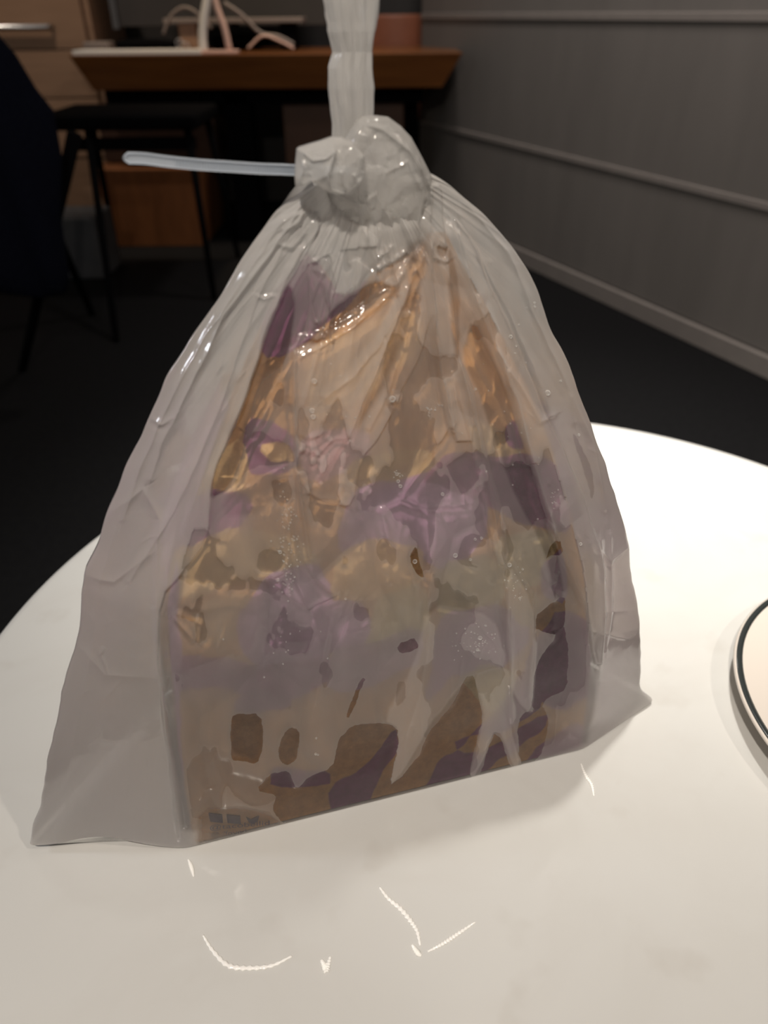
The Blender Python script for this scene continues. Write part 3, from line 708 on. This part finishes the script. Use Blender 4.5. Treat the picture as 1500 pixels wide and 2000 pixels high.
# hem: lifts a little between the paper bag and the tips of the wings
lowL = sstep(.04, 0, zz)*np.exp(-((X-190)/85.)**2)*front
V[:, 2] += .011*lowL
V[:, 2] = np.maximum(V[:, 2], TZ+.0008)
me = grid_mesh('bag_film', V, RF, cols, closed=True)
fattr(me, 'haze', np.clip(haze, .05, .92)); fattr(me, 'wet', wet); fattr(me, 'damp', damp)
link_mesh('bag_film', me, M['film'], bag)
SURF = V.reshape(RF, cols, 3)[:, :nfront].reshape(-1, 3); SURFP = project(SURF)
# bottom of the bag, lying on the marble
b0 = V[:cols].copy(); ctr = b0.mean(0); rings = [b0*(1-t)+ctr*t for t in np.linspace(0, .97, 12)]
B = np.concatenate(rings); B[cols:, 2] = TZ+.0006
me = grid_mesh('bag_base', B, 12, cols, closed=True); fattr(me, 'haze', np.full(len(B), .5)); fattr(me, 'wet', np.full(len(B), -6.)); fattr(me, 'damp', np.full(len(B), -6.))
link_mesh('bag_base', me, M['film'], bag)

# ------------------------------------------------------------------ knot pieces: puffed, creased shells of film
def puff(name, cx, cy, outline, off, th_f, th_b, creases, amp=.002, hz=.72, seed=1, gath=None):
    nr, na = 90, 260
    o = np.array(outline, float); o = np.r_[o, o[:1]]
    dl = np.r_[0, np.cumsum(np.hypot(*np.diff(o, axis=0).T))]
    s = np.linspace(0, dl[-1], na, endpoint=False); bx = np.interp(s, dl, o[:, 0]); by = np.interp(s, dl, o[:, 1])
    rr_ = np.sin(np.linspace(0, math.pi/2, nr)); out = []
    for sgn, th in ((-1, th_f), (1, th_b)):
        r_ = rr_[:, None]; x = cx+(bx-cx)[None]*r_; y = cy+(by-cy)[None]*r_; r_ = np.broadcast_to(r_, x.shape)
        P = unproj(np.stack([x.ravel(), y.ravel()], 1), off if callable(off) else (lambda z: np.full(z.shape, off)))
        h = th*np.sqrt(np.maximum(1-r_**2.2, 0)).ravel()*(.25+.75*sstep(.33, .372, P[:, 2]-TZ)); xf, yf = x.ravel(), y.ravel()
        d = (facets((xf-500)/400, (yf-150)/400, seed, 55, 1.0, 1.0)*.05*.22+(ridged(xf/22, yf/34, seed, 3)-.5)*.0011+(fbm(xf/28, yf/28, seed, 3)-.5)*.5*amp*2)
        if gath:
            gx, gy, f = gath; an = np.arctan2(yf-gy, xf-gx); d += (ridged(an*f, np.hypot(xf-gx, yf-gy)/90, seed, 2)-.5)*amp*1.5
        for pts, w, hh in creases:
            dd, _, p = seg_dist(xf, yf, pts); d += hh*.001*np.exp(-dd/w)
        d *= np.clip((1-r_.ravel())*7, 0, 1)
        out.append(P + NB[None]*(sgn*(h+np.where(sgn < 0, d, 0)))[:, None])
    me = bpy.data.meshes.new(name)
    A, Bk = out; n = nr*na; r_i = np.arange(nr-1)[:, None]; c_i = np.arange(na)[None]; c2_ = (c_i+1) % na
    Fq = np.stack([r_i*na+c_i, r_i*na+c2_, (r_i+1)*na+c2_, (r_i+1)*na+c_i], -1).reshape(-1, 4)
    set_mesh(me, np.r_[A, Bk], np.r_[Fq, Fq[:, ::-1]+n])
    fattr(me, 'haze', np.full(2*n, hz)); fattr(me, 'wet', np.full(2*n, -6.)); fattr(me, 'damp', np.full(2*n, -6.)); return link_mesh(name, me, M['film'], bag)
puff('knot_loop', 765, 350, [(684,275),(700,246),(711,233),(724,226),(748,225),(771,228),(795,246),(815,268),(836,308),(853,343),(856,390),(848,450),(838,480),(800,500),(750,520),(715,540),(690,520),(672,450),(655,400),(648,372),(652,330),(664,295)],
     lambda z: .050+.005*sstep(.375, .33, z), .0095, .010, [([(700,262),(720,238),(752,250),(800,290),(840,360),(846,440)], 4, 2.2), ([(815,310),(840,360)], 3, 1.5), ([(745,400),(760,415),(770,440)], 3, 2), ([(690,285),(705,330),(700,380),(715,440)], 4, 1.8), ([(720,260),(735,320),(732,380)], 6, 1.3), ([(780,250),(815,310),(828,380),(822,440)], 5, 1.6), ([(752,330),(795,310),(820,360)], 8, 1.4),
      ([(700,360),(745,450)], 3, 1.5), ([(672,378),(705,395),(735,370),(750,400)], 4, 1.8)], .0018, .62, 4)
puff('knot_wrap', 655, 325, [(592,288),(597,284),(618,278),(640,272),(660,265),(680,266),(700,275),(722,300),(724,335),(712,360),(690,376),(672,380),(652,373),(634,362),(616,347),(588,360),(587,345),(589,315)],
     .041, .009, .012, [([(600,292),(615,305),(640,300),(655,288)], 3, 1.8), ([(592,290),(600,320),(590,355)], 3, 1.5), ([(655,290),(640,330),(650,362),(685,375)], 4, 2.4), ([(668,328),(672,350),(682,360)], 3, 2), ([(695,335),(700,350),(725,338)], 3, 2), ([(712,300),(716,320),(724,335)], 3, 1.5)], .0018, .72, 9)

# ------------------------------------------------------------------ twisted neck going up out of the frame
LY = [-700, -400, -200, 0, 40, 60, 100, 130, 170, 240, 270, 330]
LX = [662, 655, 650, 648, 654, 655, 665, 656, 655, 662, 660, 672]
RX_ = [735, 742, 750, 756, 751, 750, 743, 741, 744, 738, 722, 700]
nr, na = 520, 150; yy = np.linspace(305, -560, nr); lx = np.interp(yy, LY[::1], LX); rx = np.interp(yy, LY, RX_)
Lp = unproj(np.stack([lx, yy], 1), lambda z: np.full(z.shape, .056)); Rp = unproj(np.stack([rx, yy], 1), lambda z: np.full(z.shape, .056))
cn = (Lp+Rp)/2; hw = np.linalg.norm(Rp-Lp, axis=1)/2
th = np.linspace(0, 2*math.pi, na, endpoint=False)[None]; hh = (cn[:, 2]-cn[0, 2])[:, None]
tw = th+hh*7
fold = .15*np.abs(np.sin(tw*2.5+hh*4))+.10*np.abs(np.sin(tw*5.5-hh*9+1))+.05*np.abs(np.sin(tw*11+hh*25))+.20*(fbm(np.broadcast_to(np.cos(th)*2.5, (nr, na)), np.broadcast_to(hh*60, (nr, na)), np.broadcast_to(np.sin(th)*2.5, (nr, na)), 3)-.5)*2
fold = fold+.12*(ridged(np.broadcast_to(np.cos(th+hh*8)*4, (nr, na)), np.broadcast_to(hh*45, (nr, na)), np.broadcast_to(np.sin(th+hh*8)*4, (nr, na)), 2)-.5)
rad_ = hw[:, None]*(.90+fold-.17)
P = cn[:, None, :] + AX[None, None]*(np.cos(th)*rad_)[..., None] + NB[None, None]*(np.sin(th)*rad_*.8)[..., None]
me = grid_mesh('twisted_neck', P.reshape(-1, 3), nr, na, closed=True); fattr(me, 'haze', np.full(nr*na, .74)); fattr(me, 'wet', np.full(nr*na, -6.)); fattr(me, 'damp', np.full(nr*na, -6.))
link_mesh('twisted_neck', me, M['film'], bag)

# ------------------------------------------------------------------ condensation drops on the film
from mathutils.kdtree import KDTree
sub = np.arange(0, len(SURF), 3); kd = KDTree(len(sub))
for i, k in enumerate(sub): kd.insert((SURFP[k, 0], SURFP[k, 1], 0), i)
kd.balance()
bm = bmesh.new(); r3 = random.Random(5)
drops = [(620,741,4),(613,798,4),(613,811,4),(771,777,5),(1072,773,4.5),(1004,661,3),(776,925,3),(779,938,3),(781,949,3),(887,1087,4),(865,965,3),(808,1097,4),(1132,1067,3),(992,1105,4),(926,1055,2.5),(937,1054,2.5),(918,1094,2.5),(767,410,3),(750,447,2),(848,387,3),
         (547,1072,3),(541,1128,3),(933,763,2),(1132,855,2.5),(1098,750,2),(1050,598,2),(1052,604,2),(672,1168,2),(609,1438,2),(609,1470,2.5),(614,1471,2),(932,1247,4),(926,1272,3),(1018,1115,2),(1012,1172,2.5)]
for (cx, cy, n, sx, sy) in [(558,1010,50,8,40),(565,1070,30,14,20),(845,797,16,8,6),(780,935,12,10,12),(1003,1150,24,14,18),(930,1255,60,22,22),(1080,985,10,6,12),(562,1130,30,6,30),(700,840,10,40,60),(960,800,14,60,90),(1040,880,12,50,90),(560,1240,14,50,60)]:
    for _ in range(n): drops.append((r3.gauss(cx, sx), r3.gauss(cy, sy), r3.uniform(.7, 1.7)))
for x, y, rp in drops:
    _, i, _d = kd.find((x, y, 0)); p = Vector(SURF[sub[i]]); sc = rp*1.15/FPX*.40
    ret = bmesh.ops.create_icosphere(bm, subdivisions=2, radius=sc, matrix=Matrix.Translation(p - Vector(NB)*sc*.55))
o = bm_obj('condensation_drops', bm, M['drop'], bag, smooth=True); o['kind'] = 'stuff'

# ------------------------------------------------------------------ cable tie
tie = empty('cable_tie', tuple(unproj([(660, 320)], lambda z: z*0+.03)[0]), 'clear white nylon cable tie sticking out leftwards from the knot of the bag', 'cable tie')
strap_px = [(252,299.5),(275,300),(300,302),(340,308),(400,315),(460,320),(520,325),(560,327),(592,329),(640,330)]
cp = smooth_pts([tuple(p) for p in unproj(strap_px, lambda z: z*0+.043)], 90)
hwid = [9.5/4700*1.0]*len(cp)
def ribbon(bm, cs, hw_, t0, t1):
    rings = []
    for i, p in enumerate(cs):
        t = (cs[min(i+1, len(cs)-1)]-cs[max(i-1, 0)]).normalized(); nn = Vector(-NB); up = nn.cross(t).normalized()
        nn = t.cross(up).normalized()
        if nn.dot(Vector(NB)) > 0: nn = -nn
        rings.append([bm.verts.new(p+up*hw_[i]*a+nn*b) for a, b in ((-1, t0), (1, t0), (1, t1), (-1, t1))])
    for a, b in zip(rings, rings[1:]):
        for k in range(4): bm.faces.new((a[k], a[(k+1) % 4], b[(k+1) % 4], b[k]))
    bm.faces.new(rings[0][::-1]); bm.faces.new(rings[-1])
for i in range(len(cp)):
    f = i/len(cp); hwid[i] *= min(1, .04+f/.05*.96)
bm = bmesh.new(); ribbon(bm, cp, hwid, -.0004, .0004); bm_obj('strap', bm, M['nylon_thin'], tie)
bm = bmesh.new()
for s in (-1, 1):      # raised rails along both edges
    q = []
    for i in range(1, len(cp)):
        t = (cp[min(i+1, len(cp)-1)]-cp[max(i-1, 0)]).normalized(); up = Vector(-NB).cross(t).normalized(); q.append(cp[i]+up*s*hwid[i]*.86)
    ribbon(bm, q, [.00028]*len(q), .0003, .0010)
bm_obj('edge_rail', bm, M['nylon'], tie)
bm = bmesh.new(); fine_cp = smooth_pts(cp, 900)
for i in range(330, 880, 9):
    a, b = fine_cp[i], fine_cp[i+4]; t = (b-a).normalized(); nn = Vector(-NB); up = nn.cross(t).normalized(); h = 9.5/4700*.74
    add_hull8(bm, [a-up*h, b-up*h, b+up*h, a+up*h, a-up*h+nn*.00095, b-up*h+nn*.0005, b+up*h+nn*.0005, a+up*h+nn*.00095])
o = bm_obj('teeth', bm, M['nylon'], tie); o['kind'] = 'stuff'
kc = unproj([(672, 326)], lambda z: z*0+.050)[0]
bm = bmesh.new(); add_tube(bm, [Vector(kc)+Vector(AX)*.0075*math.cos(a)+Vector(NB)*.0075*math.sin(a) for a in [2*math.pi*k/32 for k in range(33)]], .0016, 8); bm_obj('closed_loop', bm, M['nylon'], tie, smooth=True)
hd = unproj([(628, 330)], lambda z: z*0+.0435)[0]; Rb = Matrix(((AX[0], NB[0], 0, hd[0]), (AX[1], NB[1], 0, hd[1]), (0, 0, 1, hd[2]), (0, 0, 0, 1)))
box('locking_head', (-.003, -.0022, -.0032), (.003, .0022, .0032), M['nylon'], tie, bevel=.0006, M=Rb)

# ================================================================== BACKGROUND
DY = 3.40
dsk = empty('wooden_desk', (-.45, 3.75, 0), 'thick red brown wooden desk in the background against the dark wall', 'desk')
dl, dr = -1.215, .325
Rd = lambda x, y, z: (x, y + (x-dr)*.0, z)
bm = bmesh.new()
add_hull8(bm, [(dl+.055, DY+.05, .622), (dr-.075, DY+.05, .622), (dr-.075, 4.06, .622), (dl+.055, 4.06, .622), (dl, DY, .745), (dr, DY, .745), (dr, 4.1, .745), (dl, 4.1, .745)])
bm_obj('desk_top', bm, M['wood'], dsk, bevel=.004)
def slab(name, pts_px, Y, th, mat, parent, bevel=.003):
    """upright board: quadrilateral measured at distance Y, given a thickness"""
    P = [Vector(aty(x, y, Y)) for x, y in pts_px]
    if min(p.z for p in P) < .0: 
        for p in P: p.z = max(p.z, .001)
    bm = bmesh.new(); add_hull8(bm, [p for p in P]+[p+Vector((0, th, 0)) for p in P]); return bm_obj(name, bm, mat, parent, bevel=bevel)
bm = bmesh.new(); add_hull8(bm, [(-1.20, 3.48, 0), (-.80, 3.48, 0), (-.80, 3.95, 0), (-1.20, 3.95, 0), (-1.285+.05, 3.45, .33), (-.76, 3.45, .33), (-.76, 3.98, .33), (-1.235, 3.98, .33)])
bm_obj('pedestal_block', bm, M['leg_wood'], dsk, bevel=.004)
box('drawer_box', (-1.22, 3.60, .335), (-.72, 3.98, .56), M['dark_wood'], dsk, bevel=.004)
box('drawer_box', (-.42, 3.60, .30), (.10, 3.98, .56), M['dark_wood'], dsk, bevel=.004)
box('frame_rail', (-1.15, 3.55, .563), (.18, 4.02, .621), M['black'], dsk)
box('leg', (.10, 3.70, 0), (.165, 3.80, .60), M['black'], dsk, bevel=.004)
box('leg', (-.66, 3.55, 0), (-.55, 3.68, .60), M['black'], dsk, bevel=.004)
DZ = .7455
# things on the desk
o = box('paper_tray', (-1.20, 3.405, DZ), (-.70, 3.52, DZ+.016), M['white'], bevel=.002); tag(o, 'long flat white tray along the front edge of the desk', 'tray')
def lump(name, x0, x1, y, h, mat, label, cat, seed):
    r_ = random.Random(seed); bm = bmesh.new(); n = 7
    pts = [(x0+(x1-x0)*i/n, y+r_.uniform(-.01, .01), DZ+h*.5) for i in range(n+1)]
    rad = [h*.5*(.7+.3*math.sin(math.pi*i/n)) for i in range(n+1)]; rad[0] = rad[-1] = h*.3
    add_tube(bm, pts, rad, 12); o = bm_obj(name, bm, mat, smooth=True); return tag(o, label, cat)
lump('folded_black_strap', -1.08, -.84, 3.60, .05, M['black'], 'dark rolled strap lying on the desk behind the white tray', 'strap', 3)
o = box('pale_case', (-1.235+.03, 3.56, DZ), (-1.10, 3.64, DZ+.04), M['cable'], bevel=.006); tag(o, 'small pale grey case on the left corner of the desk', 'case')
gl = empty('eyeglasses', (-.80, 3.57, DZ), 'black eyeglasses with round lenses lying on the desk behind the tray', 'glasses')
for s in (0, 1):
    c0 = Vector((-.815+.022*s, 3.57+.012*s, DZ+.034-.012*s)); tube('lens_rim', [c0+Vector((.013*math.cos(a), 0, .013*math.sin(a))) for a in [2*math.pi*k/20 for k in range(21)]], .0022, M['chrome'], gl, 6)
tube('temple', [(-.80, 3.57, DZ+.004), (-.79, 3.70, DZ+.004)], .003, M['black'], gl, 6)
st = empty('desk_shelf', (-.6, 3.78, DZ), 'small raised shelf with a pale top and wooden block foot on the desk', 'shelf')
box('shelf_board', (-.90, 3.70, DZ+.098), (-.32, 3.90, DZ+.116), M['cable'], st, bevel=.003)
box('block_foot', (-.845, 3.72, DZ), (-.77, 3.88, DZ+.098), M['pale_wood'], st, bevel=.003)
box('block_foot', (-.42, 3.72, DZ), (-.36, 3.88, DZ+.098), M['black'], st, bevel=.003)
lump('black_pouch', -.72, -.48, 3.80, .06, M['black'], 'black soft pouch lying under the small desk shelf', 'pouch', 8)
def cable(name, pxs, Y, r, mat, label, cat='cable'):
    P = smooth_pts([tuple(aty(x, y, Y if not hasattr(Y, '__len__') else Y[i])) for i, (x, y) in enumerate(pxs)], 40)
    P = [Vector((p.x, p.y, max(p.z, DZ+r*1.02))) for p in P]
    o = tube(name, P, r, mat); return tag(o, label, cat)
ld = empty('desk_lamp', tuple(aty(425, 92, 3.45)), 'white and pale pink curved lamp arms rising from the front of the desk', 'lamp')
P = smooth_pts([tuple(aty(x, y, 3.45)) for x, y in ((413,93),(412,60),(417,20),(430,-40),(450,-120))], 24); tag(tube('arm', P, .0165, M['white'], ld), 'white curved arm')
P = smooth_pts([tuple(aty(x, y, 3.45)) for x, y in ((464,93),(455,50),(440,5),(436,-40),(450,-120))], 24); tag(tube('arm', P, .0125, M['pink'], ld), 'pale pink curved arm')
box('arm_base', (-.73, 3.43, DZ+.0), (-.56, 3.49, DZ+.012), M['pink'], ld, bevel=.003)
cable('thin_cable', [(335,60),(350,25),(375,8),(400,18),(430,50)], [3.66, 3.66, 3.66, 3.66, 3.66], .006, M['cable'], 'thin pale cable arching above the small desk shelf')
cable('grey_cable', [(455,0),(490,25),(525,60),(560,68),(590,84)], [3.6, 3.6, 3.6, 3.6, 3.6], .0075, M['cable'], 'grey cable sloping down rightwards onto the desk')
cable('brown_cable', [(500,90),(530,66),(565,78),(590,92)], [3.55]*4, .005, M['pink'], 'thin brownish cable looped low on the desk right of the lamp arms')

# monitor standing at the back of the desk (dark pane with a grey edge)
mo = empty('monitor', (-.7, 4.0, DZ), 'large dark monitor with a grey left edge at the back of the desk', 'monitor')
bm = bmesh.new(); P = [aty(208, 58, 3.97), aty(560, 70, 3.97), aty(560, -420, 3.97), aty(186, -420, 3.97)]
P = [Vector(p) for p in P]
box('screen', (-1.165, 3.985, DZ+.085), (-.2, 4.02, 1.36), M['backwall'], mo, bevel=.003)
box('side_edge', (-1.195, 3.975, DZ+.075), (-1.166, 4.025, 1.37), M['grey'], mo, bevel=.003)
box('foot', (-.75, 3.94, DZ), (-.55, 4.04, DZ+.012), M['black'], mo, bevel=.003)
box('stem', (-.67, 3.985, DZ+.012), (-.63, 4.015, DZ+.1), M['black'], mo)

# leather chair behind the right end of the desk
ch = empty('leather_chair', (.12, 3.9, 0), 'brown leather chair back showing behind the right end of the desk', 'chair')
rows = []; nr_, nc_ = 18, 24
V_ = []
for sgn in (0, 1):
    for i in range(nr_):
        z = .50+.50*i/(nr_-1)
        for j in range(nc_):
            u = j/(nc_-1)*2-1; zz_ = z-(0.028*(u-.1)**2 if i == nr_-1 else 0)
            hwid_ = .165+.05*(z-.5)/.38
            V_.append((.075+u*hwid_, 4.25+.10*u*u*-1+.02*(z-.5)+sgn*.03, min(zz_, .868)))
n = nr_*nc_; r_i = np.arange(nr_-1)[:, None]; c_i = np.arange(nc_-1)[None]
Fq = np.stack([r_i*nc_+c_i, r_i*nc_+c_i+1, (r_i+1)*nc_+c_i+1, (r_i+1)*nc_+c_i], -1).reshape(-1, 4)
me = bpy.data.meshes.new('backrest')
edgeq = [[k*nc_, (k+1)*nc_, (k+1)*nc_+n, k*nc_+n] for k in range(nr_-1)]+[[k*nc_+nc_-1, k*nc_+nc_-1+n, (k+1)*nc_+nc_-1+n, (k+1)*nc_+nc_-1] for k in range(nr_-1)]+[[(nr_-1)*nc_+j, (nr_-1)*nc_+j+1, (nr_-1)*nc_+j+1+n, (nr_-1)*nc_+j+n] for j in range(nc_-1)]
set_mesh(me, np.array(V_), np.r_[Fq[:, ::-1], Fq+n, np.array(edgeq)]); link_mesh('backrest', me, M['leather'], ch)
box('seat', (-.13, 4.27, .42), (.27, 4.44, .48), M['leather'], ch, bevel=.015)
for x in (-.11, .25):
    for y in (4.28, 4.42): tube('leg', [(x, y, .42), (x, y, 0)], .013, M['black'], ch)

# oak cabinet at the far left
cab = empty('oak_cabinet', (-1.9, 4.1, 0), 'tan oak drawer cabinet with a long steel handle at the far left', 'cabinet')
box('carcass', (-2.75, 3.93, .0), (-1.27, 4.42, 1.10), M['pale_wood'], cab, bevel=.003)
for k, (z0, z1) in enumerate(((.02, .30), (.31, .555), (.562, .745), (.752, 1.08))):
    d = box('drawer', (-2.72, 3.905, z0), (-1.30, 3.93, z1), M['pale_wood'], cab, bevel=.002)
    if k == 3:
        hcen = aty(80, 40, 3.88)
        tube('drawer_handle', [(-2.3, 3.905, hcen[2]), (-2.29, 3.875, hcen[2]), (-1.45, 3.875, hcen[2]-.003), (-1.44, 3.905, hcen[2])], .011, M['chrome'], d)
# black upright post right of the cabinet
# grey storage box on the floor
o = box('grey_floor_box', (-1.36, 2.98, 0), (-1.10, 3.2, .235), M['grey'], bevel=.01); tag(o, 'light grey box on the floor left of the desk pedestal', 'box')

# near chair at the left with a navy coat over it
cc = empty('dining_chair', (-1.25, 2.2, 0), 'black metal framed chair at the left edge, half covered by a dark coat', 'chair')
A_ = Vector(aty(135, 224, 2.05)); foot = Vector(atz(48, 712, 0))
box('seat', (-1.75, 1.98, A_.z-.03), (-1.06, 2.5, A_.z+.015), M['black'], cc, bevel=.01)
tube('leg', [(A_.x+.02, 2.06, A_.z-.03), (foot.x, foot.y, 0)], [.018, .011], M['black'], cc)
tube('leg', [(-1.66, 2.06, A_.z-.03), (-1.74, 2.0, 0)], [.018, .011], M['black'], cc)
tube('leg', [(-1.10, 2.46, A_.z-.03), (-1.02, 2.56, 0)], [.018, .011], M['black'], cc)
tube('leg', [(-1.66, 2.46, A_.z-.03), (-1.74, 2.56, 0)], [.018, .011], M['black'], cc)
box('backrest', (-1.74, 1.99, A_.z+.02), (-1.36, 2.03, .95), M['black'], cc, bevel=.01)
tube('bolt', [(A_.x, 1.975, A_.z-.005), (A_.x, 1.962, A_.z-.005)], .010, M['chrome'], cc, 16)
# coat
ol = [(-260,20),(-120,20),(-20,32),(7,47),(47,94),(86,162),(119,205),(134,300),(130,420),(144,533),(137,562),(90,571),(30,562),(-60,548),(-260,560)]
oa = np.array(ol, float); oa = np.r_[oa, oa[:1]]; dlc = np.r_[0, np.cumsum(np.hypot(*np.diff(oa, axis=0).T))]; s_ = np.linspace(0, dlc[-1], 160, endpoint=False)
bx = np.interp(s_, dlc, oa[:, 0]); by = np.interp(s_, dlc, oa[:, 1]); Vs = []
for sgn, thk in ((-1, .045), (1, .02)):
    for rr_ in np.sin(np.linspace(0, math.pi/2, 36)):
        for k in range(160):
            x = -60+(bx[k]+60)*rr_; y = 300+(by[k]-300)*rr_; p = aty(x, y, 1.93); w_ = thk*math.sqrt(max(1-rr_**4, 0))
            Vs.append((p[0], 1.93+sgn*w_*(1+.35*math.sin(p[0]*38+p[2]*4)), max(p[2], .004)))
n = 36*160; r_i = np.arange(35)[:, None]; c_i = np.arange(160)[None]; Fq = np.stack([r_i*160+c_i, r_i*160+(c_i+1) % 160, (r_i+1)*160+(c_i+1) % 160, (r_i+1)*160+c_i], -1).reshape(-1, 4)
me = bpy.data.meshes.new('navy_coat'); set_mesh(me, np.array(Vs), np.r_[Fq, Fq[:, ::-1]+n])
o = link_mesh('navy_coat', me, M['navy']); tag(o, 'dark navy coat hanging over the chair at the left edge', 'coat')

# black chair pulled up to the desk
c2c = empty('desk_chair', (-.75, 2.9, 0), 'slim black chair standing in front of the wooden desk', 'chair')
sz = aty(300, 215, 2.95)[2]
box('seat', (-1.17, 2.80, sz-.035), (-.62, 3.22, sz+.01), M['black'], c2c, bevel=.012)
for x, y, fx, fy in ((-1.0, 2.84, -.86, 2.30), (-.66, 2.84, -.62, 2.72), (-1.1, 3.18, -1.14, 3.28), (-.66, 3.18, -.62, 3.28)):
    tube('leg', [(x, y, sz-.03), (fx, fy, 0)], [.014, .010], M['black'], c2c)
box('cross_bar', (-1.05, 2.835, sz-.10), (-.64, 2.855, sz-.06), M['black'], c2c, bevel=.004)

# bright caustic light in front of the bag, shaped as raised white streaks
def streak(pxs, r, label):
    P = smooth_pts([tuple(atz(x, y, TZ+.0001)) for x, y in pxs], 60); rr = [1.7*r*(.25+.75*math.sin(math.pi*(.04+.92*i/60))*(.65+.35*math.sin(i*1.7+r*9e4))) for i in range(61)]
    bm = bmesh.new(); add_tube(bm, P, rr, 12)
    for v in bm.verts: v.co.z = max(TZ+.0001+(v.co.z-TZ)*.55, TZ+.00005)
    o = bm_obj('caustic_streak', bm, M['streak'], smooth=True); tag(o, label, 'caustic streak', 'modelled caustic light streaks on the marble before the bag'); return o
streak([(728,1732),(745,1755),(768,1775),(788,1800),(800,1820),(806,1848)], .0011, 'longest modelled streak of caustic light curving down the marble in front of the bag')
streak([(820,1860),(850,1845),(880,1826),(914,1804)], .0009, 'straight modelled streak of caustic light slanting up rightwards, rightmost of the glossy marks on the marble')
streak([(382,1820),(400,1850),(430,1880),(470,1886),(515,1882),(555,1864)], .0010, 'hooked modelled streak of caustic light at the lower left of the glossy marks on the marble')
streak([(612,1872),(618,1884),(622,1892),(630,1866)], .0013, 'short bright modelled spot of caustic light on the marble between the hooked and the longest streak')
streak([(790,1846),(800,1862),(808,1868)], .0012, 'tiny modelled spot of caustic light at the lower end of the longest streak on the marble')
streak([(1126,1498),(1134,1520),(1146,1540),(1150,1562)], .0009, 'small wet streak on the marble beside the bag\'s right front corner')  # caustic light too, shaped as a raised white streak
streak([(356,1672),(362,1688),(366,1706)], .0009, 'small wet streak on the marble just below the bag\'s left front corner')  # caustic light too, shaped as a raised white streak
